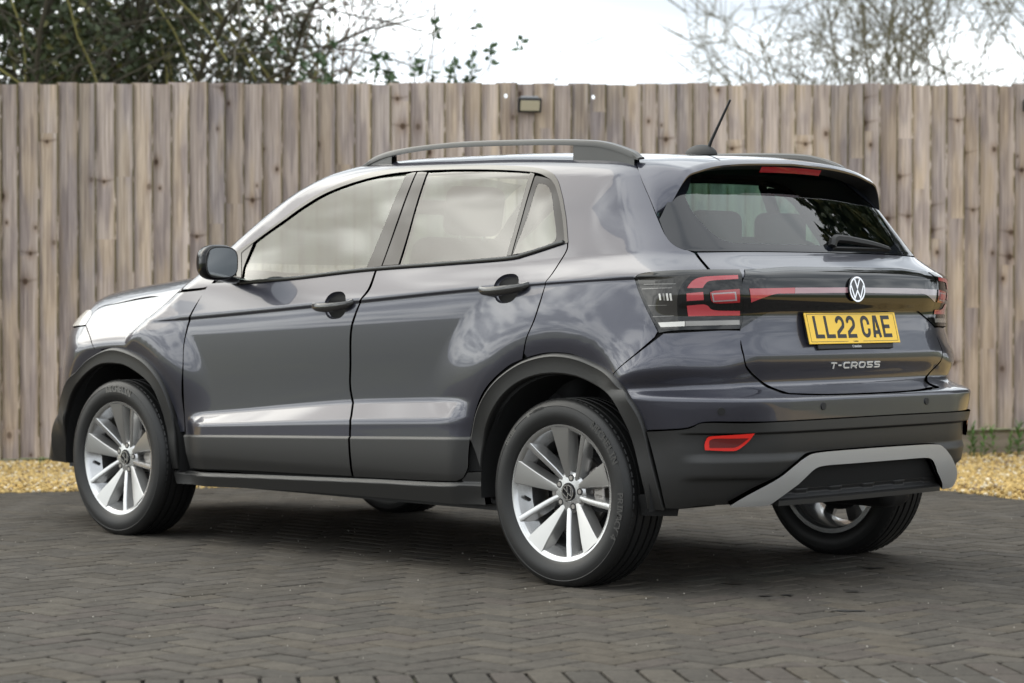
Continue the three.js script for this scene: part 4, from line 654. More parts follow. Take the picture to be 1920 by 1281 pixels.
const fontBold = await new FontLoader().loadAsync('fonts/droid/droid_sans_bold.typeface.json');

// --- inner shell behind the panel gaps
{
  const arch = (cx, r) => Array.from({ length: 48 }, (_, i) => [cx + r * Math.cos(i / 48 * 2 * Math.PI), 0.32 + r * Math.sin(i / 48 * 2 * Math.PI)]);
  const poly = [[-3.05, 0.26, 1], [0.20, 0.27, 1], [0.30, 0.33, 1], [0.50, 0.34, 1], [MID, 0.34, 1], [MID, 1.135, 1], [0.46, 1.135, 1], [0.30, 1.06, 1], [0.10, 1.06, 1], [-0.10, 1.07, 1], [-1.0, 1.06, 1], [-1.9, 1.02, 1], [-2.85, 0.90, 1], [-3.05, 0.84, 1]];
  const g = panelGeo(poly, { off: -0.014, step: 0.03, side: false, holes: [arch(0, 0.405), arch(-WB, 0.405)], depth: 0 });
  const shell = part('inner_shell', merge([g, mirrorGeo(g)]), M.inner, car);
  // floor pan and wheel wells
  for (const cx of [0, -WB]) for (const sz of [1, -1]) {
    const w = new THREE.CylinderGeometry(0.40, 0.40, 0.34, 40, 1, true, Math.PI * 0.46, Math.PI * 1.08); w.rotateX(Math.PI / 2); w.rotateZ(Math.PI / 2 * 0); w.translate(cx, 0.33, sz * 0.66);
    const q = new THREE.CircleGeometry(0.40, 40, -0.1, Math.PI + 0.2); q.translate(cx, 0.33, sz * 0.49); part('wheel_well', merge([w, q]), M.inner, car);
  }
  part('floor_pan', merge([box(2.02, 0.10, 1.50, -1.275, 0.28, 0), box(0.42, 0.10, 0.98, 0.0, 0.36, 0), box(0.85, 0.10, 0.98, -2.55, 0.30, 0), box(0.20, 0.12, 1.1, 0.50, 0.36, 0), box(0.35, 0.12, 1.2, -3.08, 0.30, 0), box(1.9, 0.06, 1.30, -1.28, 0.275, 0), box(0.45, 0.16, 0.16, 0.32, 0.31, -0.38, 0.05), box(0.10, 0.10, 1.30, 0.02, 0.30, 0, 0.03)]), M.plasticDark, car);
}
// --- painted panels
function addPair(name, geo, mat, parent = car) { const a = part(name, geo, mat, parent); part(name, mirrorGeo(geo), mat, parent); return a; }
const oval = (c, rx, ry, a = 0) => Array.from({ length: 40 }, (_, i) => { const t = i / 40 * 2 * Math.PI, k = 1.25, x = rx * Math.sign(Math.cos(t)) * Math.abs(Math.cos(t)) ** (2 / (2 * k)), y = ry * Math.sign(Math.sin(t)) * Math.abs(Math.sin(t)) ** (2 / (2 * k)); return [c[0] + x * Math.cos(a) - y * Math.sin(a), c[1] + x * Math.sin(a) + y * Math.cos(a)]; });
const handleAt = [[(P.handleF[0][0] + P.handleF[2][0]) / 2, yCrease(P.handleF[1][0]) - 0.004], [(P.handleR[0][0] + P.handleR[2][0]) / 2, yCrease(P.handleR[1][0]) - 0.004]];
const doors = [];
for (const [k, poly] of [P.frontDoor, P.rearDoor].entries()) {
  const hole = oval([handleAt[k][0] + 0.008, handleAt[k][1] - 0.004], 0.062, 0.052, 0.06);
  const g = panelGeo(poly, { side: true, step: 0.010, holes: [hole] });
  // cup behind the handle
  const rows = []; const c = [handleAt[k][0] + 0.008, handleAt[k][1] - 0.004];
  for (let i = 0; i <= 8; i++) { const f = i / 8, r = Math.cos(f * Math.PI / 2); const ring = oval(c, 0.062 * r + 1e-5, 0.052 * r + 1e-5, 0.06); ring.push(ring[0]); rows.push(ring.map(([s, t]) => skin(s, t, -0.034 * Math.sin(f * Math.PI / 2) - 0.0002).p)); }
  const cup = gridGeo(rows, false, 80);
  for (const mir of [false, true]) {
    const d = part('door', mir ? mirrorGeo(g) : g, M.paint, car); d.userData.label = k ? 'grey rear door' : 'grey front door'; if (!mir) doors.push(d);
    part('handle_cup', mir ? mirrorGeo(cup) : cup, M.paint, d);
    // bar of the handle
    const [s0, s1] = k ? [handleAt[k][0] - 0.118, handleAt[k][0] + 0.112] : [handleAt[k][0] - 0.112, handleAt[k][0] + 0.104], pts = range(s0, s1, 0.008).map((s, i, a) => { const f = (s - s0) / (s1 - s0), lift = 0.030 * Math.pow(Math.sin(Math.PI * clamp(f, 0.0, 1)), 0.35) + 0.004; return skin(s, handleAt[k][1] + 0.06 * (s - handleAt[k][0]) + 0.002, lift - 0.010).p; });
    const bar = sweepGeo(pts, [[-0.014, -0.012], [-0.004, -0.019], [0.006, -0.018], [0.014, -0.010], [0.016, 0.004], [0.012, 0.014], [0.0, 0.017], [-0.012, 0.012]], () => V(0, 1, 0), (u) => 0.42 + 0.58 * Math.pow(Math.sin(Math.PI * clamp(u * 0.94 + 0.03, 0, 1)), 0.45));
    part('door_handle', mir ? mirrorGeo(bar) : bar, M.handle, d);
  }
  // lower cladding with a bevelled top edge and a turned-under foot
  const cp = smooth(k ? P.clad_rearDoor : P.clad_frontDoor), cb = bounds(cp), lineT = (s) => 0.4392 + (s + 2.0557) * 0.0347;
  const co = (s, t) => 0.0015 + 0.0075 * S01((lineT(s) - t) / 0.010) - 0.004 * S01((0.362 - t) / 0.05);
  const clad = cutGeo([cp], range(cb[0] - 0.003, cb[1] + 0.003, 0.012), (s) => [...range(0.29, lineT(s) - 0.014, 0.010 * 1.0).slice(0, 1), ...Array.from({ length: 14 }, (_, q) => mixf(0.30, lineT(s) - 0.013, (q + 1) / 14)), ...[0.0105, 0.008, 0.0055, 0.003, 0.0005].map((d) => lineT(s) - d), lineT(s) + 0.004], nrm(co), 0.010);
  addPair('sill_cladding', clad, M.plastic);
}
addPair('front_wing', panelGeo(P.wing, { side: true, step: 0.010 }), M.paint);
// body side: pillars, roof edge and rear quarter in one pressing
{
  const q = P.quarter.map((p) => p.slice()), d = P.dlo;
  const topLine = [[0.099, 1.502], [-0.1, 1.575], [-0.4, 1.600], [-0.8, 1.605], [-1.15, 1.590], [-1.35, 1.560], [-1.50, 1.490], [-1.60, 1.435], [-1.72, 1.362], [-1.84, 1.278], [-1.95, 1.205], [-2.05, 1.145], [-2.13, 1.095], [-2.18, 1.055]];
  const dloBack = d.slice(6).map(([s, t, c]) => c ? [s, t, 1] : [s, t]);     // rear low corner -> over the top -> front
  const poly = [...q.map((p, i) => i === 0 ? [p[0], p[1], 1] : p), ...topLine.map((p, i) => i === 0 || i === topLine.length - 1 ? [...p, 1] : p), [-2.18, 1.022, 1], [-2.03, 1.030], [-1.99, 1.0425, 1], ...dloBack.reverse().map((p, i, a) => p)];
  addPair('body_side', panelGeo(poly, { side: true, step: 0.010 }), M.paint);
}
// --- mouldings round the side windows
{
  const frame = cutGeo([smooth(P.dlo, 0.012), smooth(P.dloIn, 0.012)], range(-1.92, -0.02, 0.007), () => range(1.02, 1.50, 0.007), (s, t) => skin(s, t, 0.002), 0.016);
  addPair('window_moulding', frame, M.trim);
  for (const [n, P0, o, m] of [['door_pillar_cover', P.pillB1, -0.002, M.gloss], ['door_pillar_cover', P.pillB2, -0.002, M.gloss], ['window_divider', P.divider, -0.001, M.trim], ['mirror_corner_panel', P.mirrorTri, 0.0, M.trim]]) addPair(n, panelGeo(P0, { off: o, step: 0.006, depth: 0.02 }), m);
  addPair('front_window', panelGeo(P.glassF, { off: -0.006, step: 0.02, depth: 0 }), M.glass);
  addPair('rear_window', panelGeo(P.glassR, { off: -0.006, step: 0.02, depth: 0 }), M.glass);
  const qw = panelGeo(P.glassQclear, { off: -0.004, step: 0.012, depth: 0 });
  addPair('quarter_window', qw, M.glass);
  addPair('quarter_window_border', cutGeo([smooth(P.glassQ, 0.012), smooth(P.glassQclear, 0.012)], range(-0.31, -0.06, 0.006), () => range(1.13, 1.43, 0.006), (s, t) => skin(s, t, -0.0035), 0.006), M.frit);
  // weather strip along the sill of the windows
  for (const sg of [0]) { const L = resample(P.dloIn.slice(0, 7), 60).map(([s, t]) => skin(s, t - 0.008, 0.005).p); addPair('waist_moulding', sweepGeo(L, [[-0.004, -0.005], [0.003, -0.006], [0.005, 0.0], [0.003, 0.006], [-0.004, 0.006]], () => V(0, 1, 0)), M.trim); }
}
// --- roof, bonnet, windscreen
function topSkin(x, z, off = 0) { let lo = 0.7, hi = 1.75; for (let i = 0; i < 28; i++) { const m = (lo + hi) / 2; if (F(x, m, z) < 0) lo = m; else hi = m; } const p = V(x, lo, z), n = Fgrad(x, lo, z); if (off) p.addScaledVector(n, off); return { p, n }; }
{
  const roofEdge = range(-1.40, 0.10, 0.1).map((x) => [x, 0.585 - 0.02 * S01((x + 0.4) / 0.5) - 0.03 * S01((-1.1 - x) / 0.3)]);
  const poly = [[-1.40, -roofEdge[0][1], 1], ...roofEdge.map(([x, z]) => [x, -z]).slice(1, -1), [0.10, -roofEdge.at(-1)[1], 1], [0.118, -0.3], [0.122, 0], [0.118, 0.3], [0.10, roofEdge.at(-1)[1], 1], ...roofEdge.slice(1, -1).reverse(), [-1.40, roofEdge[0][1], 1], [-1.50, 0.3], [-1.53, 0], [-1.50, -0.3]];
  part('roof', cutGeo([smooth(poly)], range(-1.56, 0.14, 0.02), () => range(-0.62, 0.62, 0.02), (x, z) => topSkin(x, z, -0.001), 0.01), M.paint, car);
  const wingTop = P.wing.slice(17).map(([s, t]) => { const k = skin(s, t).p; return [k.x, k.z - 0.005]; });
  const L = [...wingTop.filter(([x]) => x < -2.2), [-2.19, wingTop.at(-1)[1] - 0.004]];
  const bon = [...L.map(([x, z], i) => i === 0 || i === L.length - 1 ? [x, z, 1] : [x, z]), [-2.08, 0.45], [-2.15, 0], ...L.slice().reverse().map(([x, z], i, a) => i === 0 || i === a.length - 1 ? [x, -z, 1] : [x, -z]), [-3.18, -0.4], [-3.26, 0], [-3.18, 0.4]];
  // keep a tidy ring: left edge from nose to screen, along the screen, back down the right edge, across the nose
  bon.splice(L.length, 2, [-2.22, 0.45], [-2.30, 0], [-2.22, -0.45]);
  part('bonnet', cutGeo([smooth(bon)], range(-3.30, -1.97, 0.015), () => range(-0.84, 0.84, 0.015), (x, z) => topSkin(x, z), 0.01), M.paint, car);
  const screen = (y, z) => { let lo = -3.2, hi = -0.4; for (let i = 0; i < 30; i++) { const m = (lo + hi) / 2; if (F(m, y, z) < 0) hi = m; else lo = m; } const p = V(hi, y, z); return { p, n: Fgrad(hi, y, z) }; };
  const ws = [[1.135, -0.68, 1], [1.30, -0.62], [1.47, -0.53, 1], [1.510, 0], [1.47, 0.53, 1], [1.30, 0.62], [1.135, 0.68, 1], [1.13, 0]];
  part('windscreen', cutGeo([smooth(ws)], range(1.12, 1.53, 0.02), () => range(-0.70, 0.70, 0.02), screen, 0), M.glass, car);
  // scuttle under the screen
  part('scuttle', cutGeo([smooth([[-2.19, -0.60, 1], [-2.03, -0.70, 1], [-1.96, -0.70, 1], [-1.96, 0.70, 1], [-2.03, 0.70, 1], [-2.19, 0.60, 1], [-2.26, 0]])], range(-2.3, -1.9, 0.03), () => range(-0.74, 0.74, 0.03), (x, z) => ({ p: V(x, 1.03, z), n: V(0, 1, 0) }), 0), M.plasticDark, car);
}
// --- front bumper and headlamps
{
  const aOut = P.frontArchOut;
  const poly = [[-2.862, 0.866, 1], [-2.775, 0.818], [-2.715, 0.768, 1], ...aOut.slice(1, 6).reverse(), [aOut[0][0], aOut[0][1], 1], [-3.10, 0.25, 1], [-3.80, 0.25, 1], [-3.80, 0.84, 1], [-3.25, 0.84], [-3.0, 0.855]];
  const g = panelGeo(poly, { side: false, step: 0.015 });
  const fb = part('front_bumper', merge([g, mirrorGeo(g)]), M.paint, car);
  const low = panelGeo([[-3.02, 0.44, 1], [-3.09, 0.255, 1], [-3.80, 0.255, 1], [-3.80, 0.45, 1]], { off: 0.006, step: 0.02 });
  part('lower_grille', merge([low, mirrorGeo(low)]), M.plastic, fb);
  addPair('headlamp', panelGeo([[-2.872, 0.872, 1], [-2.885, 0.916], [-2.96, 0.935], [-3.15, 0.925, 1], [-3.32, 0.86, 1], [-3.05, 0.862]], { off: 0.001, step: 0.012 }), M.clearWhite);
}
// --- wheel-arch mouldings, sills
for (const [out, inn] of [[P.rearArchOut, P.rearArchIn], [P.frontArchOut, P.frontArchIn]])
  addPair('wheel_arch_moulding', loftGeo(out, inn, [[-0.01, -0.008], [0.0, 0.006], [0.04, 0.0145], [0.10, 0.018], [0.16, 0.0165], [0.5, 0.016], [0.90, 0.016], [0.97, 0.012], [1.0, 0.004]], (p) => [V(p.x, p.y, p.z - 0.02), V(p.x, p.y, p.z - 0.02 - 0.055 * S01((p.y - 0.30) / 0.10))]), M.plastic);
{
  const sp = smooth(P.sill), top = curve([[-2.2, P.sill[0][1]], ...P.sill.slice(0, 4).map(([s, t]) => [s, t]).sort((a, b) => a[0] - b[0]), [-0.40, P.sill[3][1] + 0.06]]);
  const f = (s, t) => 0.004 + 0.013 * S01((Math.min(top(clamp(s, -2.15, -0.50)), 0.40) - t) / 0.010), b = bounds(sp);
  addPair('sill_moulding', cutGeo([sp], range(b[0] - 0.003, b[1] + 0.003, 0.010), () => range(b[2] - 0.003, b[3] + 0.003, 0.004), nrm(f), 0.04), M.plastic);
}
// --- tailgate
const half = (list, n0, n1) => list.slice(n0, n1);
{
  const gl = [[MID, 1.1470, 1], [0.80, 1.1470], [0.4640, 1.1415, 1], [P.gate[1][0], P.gate[1][1], 1], ...half(P.gate, 2, 11), [0.90, 0.6635], [MID, 0.6625, 1]];
  const gate = part('tailgate', panelGeo(both(gl).filter((p, i, a) => !(Math.abs(p[0] - MID) < 1e-6)), { step: 0.008 }), M.paint, car);
  // left half of the black band: top, gap side, lower diagonal, lower edge
  const L = [[0.5985, 1.0832, 1], [P.band[16][0], P.band[16][1]], [P.band[15][0], P.band[15][1]], [P.band[14][0], P.band[14][1]], [P.band[13][0], P.band[13][1], 1], [P.band[12][0], P.band[12][1]], [P.band[11][0], P.band[11][1], 1], [0.80, 0.9480]];
  const bandOff = (s) => 0.004 + 0.013 * S01((Math.min(s, 2 * MID - s) - 0.60) / 0.20);
  const ring = [...L, ...L.slice().reverse().map(([s, t, c]) => c ? [2 * MID - s, t, c] : [2 * MID - s, t])];
  const band = part('tail_light_band', panelGeo(ring, { off: (s) => bandOff(s), step: 0.008, depth: 0.03 }), M.gloss, car);
  const cutS = 0.775, redL = [[0.5961, 1.0209, 1], [cutS, 1.0243, 1], [cutS, 1.0053, 1], [0.725, 1.0048], [0.688, 1.0030], [0.644, 0.9909], [0.6041, 0.9755, 1]], pinkL = [[cutS + 0.001, 1.0243, 1], [1.0599, 1.0259, 1], [1.0596, 1.0079, 1], [cutS + 0.001, 1.0053, 1]];
  part('light_strip', panelGeo(pinkL, { off: (s) => bandOff(s) + 0.0015, step: 0.006, depth: 0.003 }), M.pinkBar, band).userData.label = 'pinkish middle of the light strip';
  part('light_strip', panelGeo(redL, { off: (s) => bandOff(s) + 0.0015, step: 0.006, depth: 0.003 }), M.red, band);
  const gb = P.bandRed.map(([s, t, c]) => c ? [2 * MID - s, t, c] : [2 * MID - s, t]);
  part('light_strip', panelGeo(gb, { off: (s) => bandOff(s) + 0.0015, step: 0.006, depth: 0.003 }), M.greyBar, band).userData.label = 'pale half of the light strip';
  // glass
  const clear = [[0.44, 1.350, 1], [0.468, 1.289], [0.535, 1.2212], [0.580, 1.1906], [0.6375, 1.1764, 1], [0.85, 1.1755]];
  const clearRing = smooth([...clear, ...clear.slice().reverse().map(([s, t, c]) => c ? [2 * MID - s, t, c] : [2 * MID - s, t]), [1.60, 1.545], [1.35, 1.575], [MID, 1.585], [0.85, 1.575], [0.60, 1.545]]);
  const gOut = [[0.3216, 1.2551, 1], [0.3618, 1.1896], [0.3997, 1.1591], [0.4439, 1.1480], [0.50, 1.1468], [0.80, 1.1500]];
  const ringG = smooth([...gOut, ...gOut.slice().reverse().map(([s, t, c]) => c ? [2 * MID - s, t, c] : [2 * MID - s, t]), [1.80, 1.42], [1.60, 1.585], [MID, 1.62], [0.60, 1.585], [0.40, 1.42]]);
  part('rear_window', panelGeo(clearRing, { raw: true, off: 0.0, step: 0.02, depth: 0 }), M.glassRear, gate);
  part('rear_window_border', cutGeo([ringG, clearRing], range(0.31, 1.89, 0.008), () => range(1.14, 1.63, 0.008), (s, t) => skin(s, t, 0.0006), 0.006), M.frit, gate);
  // wiper
  const wp = [[1.155, 1.168, 0.010], [1.17, 1.185, 0.022], [1.22, 1.187, 0.024], [1.32, 1.180, 0.022], [1.42, 1.172, 0.018], [1.505, 1.164, 0.012]].map(([s, t, o]) => skin(s, t, o).p);
  const wiper = part('rear_wiper', sweepGeo(spline3(wp, 30), [[-0.009, -0.010], [0.009, -0.010], [0.010, 0.004], [0, 0.009], [-0.010, 0.004]], (i, p) => V(0.8, 0.6, 0), (u) => 0.55 + 0.75 * Math.sin(Math.PI * clamp(0.08 + 0.5 * (1 - u), 0, 1))), M.plasticDark, car);
  part('wiper_blade', sweepGeo(range(1.16, 1.52, 0.02).map((s) => skin(s, 1.1625, 0.006).p), [[-0.004, -0.006], [0.004, -0.006], [0.003, 0.006], [-0.003, 0.006]], () => V(0.8, 0.6, 0)), M.plasticDark, wiper);
  // emblem
  const em = group('emblem', car); em.rotation.order = 'ZYX'; em.position.set(0.6225, 1.020, 0.0); em.rotation.set(0, Math.PI / 2, 0.06);
  part('emblem_disc', new THREE.CylinderGeometry(0.045, 0.046, 0.006, 48).rotateX(Math.PI / 2).translate(0, 0, 0.001), M.gloss, em);
  part('emblem_mark', roundel(0.0445), M.chrome, em);
  // name of the car
  const nm = [], word = [['T', 0], ['-', 0], ['C', 0], ['R', 0], ['O', 0], ['S', 0], ['S', 0]], adv = { T: 0.030, '-': 0.019, C: 0.034, R: 0.034, O: 0.036, S: 0.032 };
  let w = 0; for (const [c] of word) w += adv[c] + 0.0105; w -= 0.0105; let x = -w / 2;
  for (const [c] of word) { const g = glyph(c, adv[c], 0.0225, 0.0046, 0.004); g.translate(x, -0.01125, 0); nm.push(g); x += adv[c] + 0.0105; }
  const nmG = group('name_badge', car); nmG.rotation.order = 'ZYX'; nmG.position.set(skin(MID, 0.757).p.x + 0.001, 0.757, 0.0); nmG.rotation.set(0, Math.PI / 2, -0.22);
  part('badge_letters', merge(nm), std(0.72, 0.72, 0.71, 0.35, { metalness: 0.35 }), nmG);
  // number plate
  const pl = group('number_plate', car); pl.rotation.order = 'ZYX'; const pk = skin(MID, 0.882); pl.position.copy(pk.p).addScaledVector(pk.n, 0.014); pl.rotation.set(0, Math.PI / 2, 0.255);
  part('plate_holder', merge([box(0.505, 0.100, 0.014, 0, 0.0, -0.009, 0.004), box(0.43, 0.018, 0.012, 0.005, -0.064, -0.008, 0.003)]), M.plasticDark, pl);
  part('plate_sheet', box(0.52, 0.111, 0.004, 0, 0, 0.001, 0.0018), M.plate, pl);
  const ink = [], ch = 0.079, cw = 0.050; let cx = -0.219;
  for (const c of 'LL22 CAE') { if (c === ' ') { cx += 0.033 - 0.011; continue; } const g = glyph(c, cw, ch, 0.0135, 0.0008); g.translate(cx, -ch / 2 + 0.004, 0.003); ink.push(g); cx += cw + 0.011; }
  for (const [w2, h2, x2, y2] of [[0.496, 0.0012, 0, 0.0495], [0.205, 0.0012, -0.1455, -0.0475], [0.205, 0.0012, 0.1455, -0.0475], [0.0012, 0.097, -0.248, 0.001], [0.0012, 0.097, 0.248, 0.001]]) ink.push(box(w2, h2, 0.0006, x2, y2, 0.0034));
  part('plate_characters', merge(ink), M.ink, pl);
  const small = (txt, size, x2, y2, m, z2 = 0.0034) => { const g = new TextGeometry(txt, { font: fontBold, size, depth: 0.0005, curveSegments: 3 }); g.computeBoundingBox(); g.translate(x2 - (g.boundingBox.max.x) / 2, y2, z2); part('plate_lettering', g, m, pl); };
  small('C motion', 0.0085, 0.006, -0.0685, M.whiteInk, -0.0015); small('C motion', 0.0045, 0, -0.0495, M.ink);
  part('plate_screw', new THREE.CylinderGeometry(0.006, 0.006, 0.003, 20).rotateX(Math.PI / 2).translate(0.142, 0.006, 0.0045), M.ink, pl);
}
// strokes, letters and the round badge
function strokeGeo(paths, w, depth) {
  const geos = [];
  for (const pts of paths) {
    const n = pts.length, l = [], r = [];
    for (let i = 0; i < n; i++) {
      const a = pts[Math.max(i - 1, 0)], b = pts[i], c = pts[Math.min(i + 1, n - 1)]; let d0 = [b[0] - a[0], b[1] - a[1]], d1 = [c[0] - b[0], c[1] - b[1]];
      if (i === 0) d0 = d1; if (i === n - 1) d1 = d0; const q0 = Math.hypot(...d0), q1 = Math.hypot(...d1), n0 = [-d0[1] / q0, d0[0] / q0], n1 = [-d1[1] / q1, d1[0] / q1], k = Math.max(0.35, 1 + n0[0] * n1[0] + n0[1] * n1[1]), m = [(n0[0] + n1[0]) / k, (n0[1] + n1[1]) / k];
      l.push([b[0] + m[0] * w / 2, b[1] + m[1] * w / 2]); r.push([b[0] - m[0] * w / 2, b[1] - m[1] * w / 2]);
    }
    const s = new THREE.Shape([...l, ...r.reverse()].map(([x, y]) => new THREE.Vector2(x, y)));
    geos.push(new THREE.ExtrudeGeometry(s, { depth, bevelEnabled: false }));
  }
  return merge(geos);
}
function arc(cx, cy, rx, ry, a0, a1, n = 12) { return Array.from({ length: n + 1 }, (_, i) => { const a = (a0 + (a1 - a0) * i / n) * Math.PI / 180; return [cx + rx * Math.cos(a), cy + ry * Math.sin(a)]; }); }
function glyph(c, w, h, k, depth) {
  const e = k / 2, r = Math.min(w, h) * 0.36, x1 = w - e, y1 = h - e; let p;
  if (c === 'L') p = [[[e, h], [e, e], [w, e]]];
  else if (c === 'E') p = [[[w, y1], [e, y1], [e, e], [w, e]], [[e, h / 2], [w * 0.88, h / 2]]];
  else if (c === 'T') p = [[[0, y1], [w, y1]], [[w / 2, y1], [w / 2, 0]]];
  else if (c === '-') p = [[[w * 0.1, h / 2], [w * 0.9, h / 2]]];
  else if (c === 'A') p = [[[e * 1.1, 0], [w * 0.40, h - e * 0.9], [w * 0.60, h - e * 0.9], [w - e * 1.1, 0]], [[w * 0.22, h * 0.24], [w * 0.78, h * 0.24]]];
  else if (c === 'C') p = h < 0.03 ? [[[x1 + e, y1], ...arc(e + r, y1 - r, r, r, 90, 180), ...arc(e + r, e + r, r, r, 180, 270), [x1 + e, e]]] : [[[x1, y1 - r - h * 0.10], ...arc(x1 - r, y1 - r, r, r, 0, 90), ...arc(e + r, y1 - r, r, r, 90, 180), ...arc(e + r, e + r, r, r, 180, 270), ...arc(x1 - r, e + r, r, r, 270, 360), [x1, e + r + h * 0.10]]];
  else if (c === 'O') p = [[...arc(x1 - r, y1 - r, r, r, 0, 90), ...arc(e + r, y1 - r, r, r, 90, 180), ...arc(e + r, e + r, r, r, 180, 270), ...arc(x1 - r, e + r, r, r, 270, 360), [x1, y1 - r]]];
  else if (c === '2') p = [[[e, h * 0.70], ...arc(w / 2, y1 - (x1 - e) / 2, (x1 - e) / 2, (x1 - e) / 2, 180, 0, 16), ...arc(w / 2, y1 - (x1 - e) / 2, (x1 - e) / 2, (x1 - e) / 2 * 1.15, -8, -42, 5), [e * 1.25, h * 0.25], [e * 1.02, e], [w, e]]];
  else if (c === 'R') { const q = h * 0.27; p = [[[e, 0], [e, y1], [x1 - q, y1], ...arc(x1 - q, y1 - q, q, q, 90, -90, 12), [e, y1 - 2 * q]], [[w * 0.52, y1 - 2 * q], [w - e, 0]]]; }
  else { const q = (h - k) / 4; p = [[[w * 0.96, y1], [e + q, y1], ...arc(e + q, y1 - q, q, q, 90, 270, 12), [x1 - q, y1 - 2 * q], ...arc(x1 - q, e + q, q, q, 90, -90, 12), [w * 0.04, e]]]; }
  const pts = p.map((l) => l.filter((a, i) => i === 0 || Math.hypot(a[0] - l[i - 1][0], a[1] - l[i - 1][1]) > 1e-6));
  return strokeGeo(pts, k, depth);
}
function roundel(R) {
  const k = R * 0.13, ring = strokeGeo([[...arc(0, 0, R * 0.93, R * 0.93, 0, 360, 48)]], k, 0.005), at = (a, r = R * 0.90) => [r * Math.cos(a * Math.PI / 180), r * Math.sin(a * Math.PI / 180)];
  const v = strokeGeo([[at(112), [0, R * 0.10], at(68)]], k, 0.005), w = strokeGeo([[at(156), [-R * 0.36, -R * 0.70], [0, R * 0.02 - k * 0.9], [R * 0.36, -R * 0.70], at(24)]], k, 0.005);
  return merge([ring, v, w]);
}
// --- spoiler
{
  const lip = [[0, 0.337, 1.461], [0.2, 0.333, 1.455], [0.3, 0.327, 1.449], [0.4, 0.318, 1.438], [0.48, 0.312, 1.42], [0.53, 0.308, 1.404], [0.558, 0.300, 1.372], [0.585, 0.287, 1.325], [0.602, 0.275, 1.29], [0.615, 0.252, 1.258]];
  const lipC = new THREE.CatmullRomCurve3(lip.map(([z, x, y]) => V(x, y, z)), false, 'centripetal');
  const gap = [[0.4213, 1.1548], [0.3778, 1.1759], [0.3496, 1.2044], [0.3179, 1.2512], [0.2613, 1.3241], [0.185, 1.4031], [0.1303, 1.457], [0.0993, 1.4985]].slice(3).reverse();
  const front = [...[0, 0.2, 0.38].map((z) => topSkin(0.126 - 0.02 * (z / 0.5) ** 2, z, 0.001).p), topSkin(0.112, 0.52, 0.001).p, ...gap.map(([s, t]) => skin(s + 0.004, t, 0.001).p)];
  const frontC = new THREE.CatmullRomCurve3(front, false, 'centripetal');
  const rows = [], n = 70;
  const tF = [0, 0.22, 0.42, 0.55, 0.62, 0.72, 0.82, 0.91, 1], tL = [0, 0.22, 0.42, 0.53, 0.60, 0.70, 0.80, 0.90, 1];
  const pick = (arr, u) => { const i = clamp(u * (arr.length - 1), 0, arr.length - 1.0001), k = Math.floor(i); return mixf(arr[k], arr[k + 1], i - k); };
  for (let i = 0; i <= n; i++) {
    const u = i / n, A = frontC.getPoint(pick(tF, u)), C = lipC.getPoint(pick(tL, u)), fin = S01((u - 0.5) / 0.3);
    const up = V(0, 1, 0).lerp(V(0.15, 0.35, 1), fin).normalize(), row = [];
    row.push(A.clone().addScaledVector(up, -0.02), A.clone());
    const B = C.clone().add(V(-0.012 * (1 - fin), 0.020 * (1 - fin), 0).addScaledVector(V(0, 0, 1), 0.006 * fin * (1 - S01((u - 0.9) / 0.1))));
    for (const f of [0.2, 0.4, 0.6, 0.8, 0.93]) row.push(A.clone().lerp(B, f).addScaledVector(up, 0.007 * Math.sin(Math.PI * f) * (1 + 0.6 * fin)));
    row.push(B, C.clone().add(V(0.002, 0.006 * (1 - fin), 0)), C);
    // underside back to the glass
    const D = C.clone().add(V(-0.075 * (1 - fin) - 0.03 * fin, -0.012 * (1 - fin), -0.03 * fin - 0.0));
    row.push(C.clone().lerp(D, 0.5), D); rows.push(row);
  }
  const topN = 9;
  const upper = gridGeo(rows.map((r) => r.slice(0, topN + 1)), true, 40), under = gridGeo(rows.map((r) => r.slice(topN)), true, 40);
  const sp = part('roof_spoiler', merge([upper, mirrorGeo(upper)]), M.paint, car);
  part('spoiler_underside', merge([under, mirrorGeo(under)]), M.plasticDark, sp);
  const bl = []; for (let i = 0; i <= 12; i++) { const z = mixf(-0.17, 0.17, i / 12), c = lipC.getPoint(0.0); bl.push([V(0.338 - 0.05 * z * z, 1.4535 - 0.10 * z * z, z), V(0.326 - 0.05 * z * z, 1.434 - 0.10 * z * z, z)]); }
  part('brake_light', gridGeo(bl, false, 40), M.redDeep, sp);
}
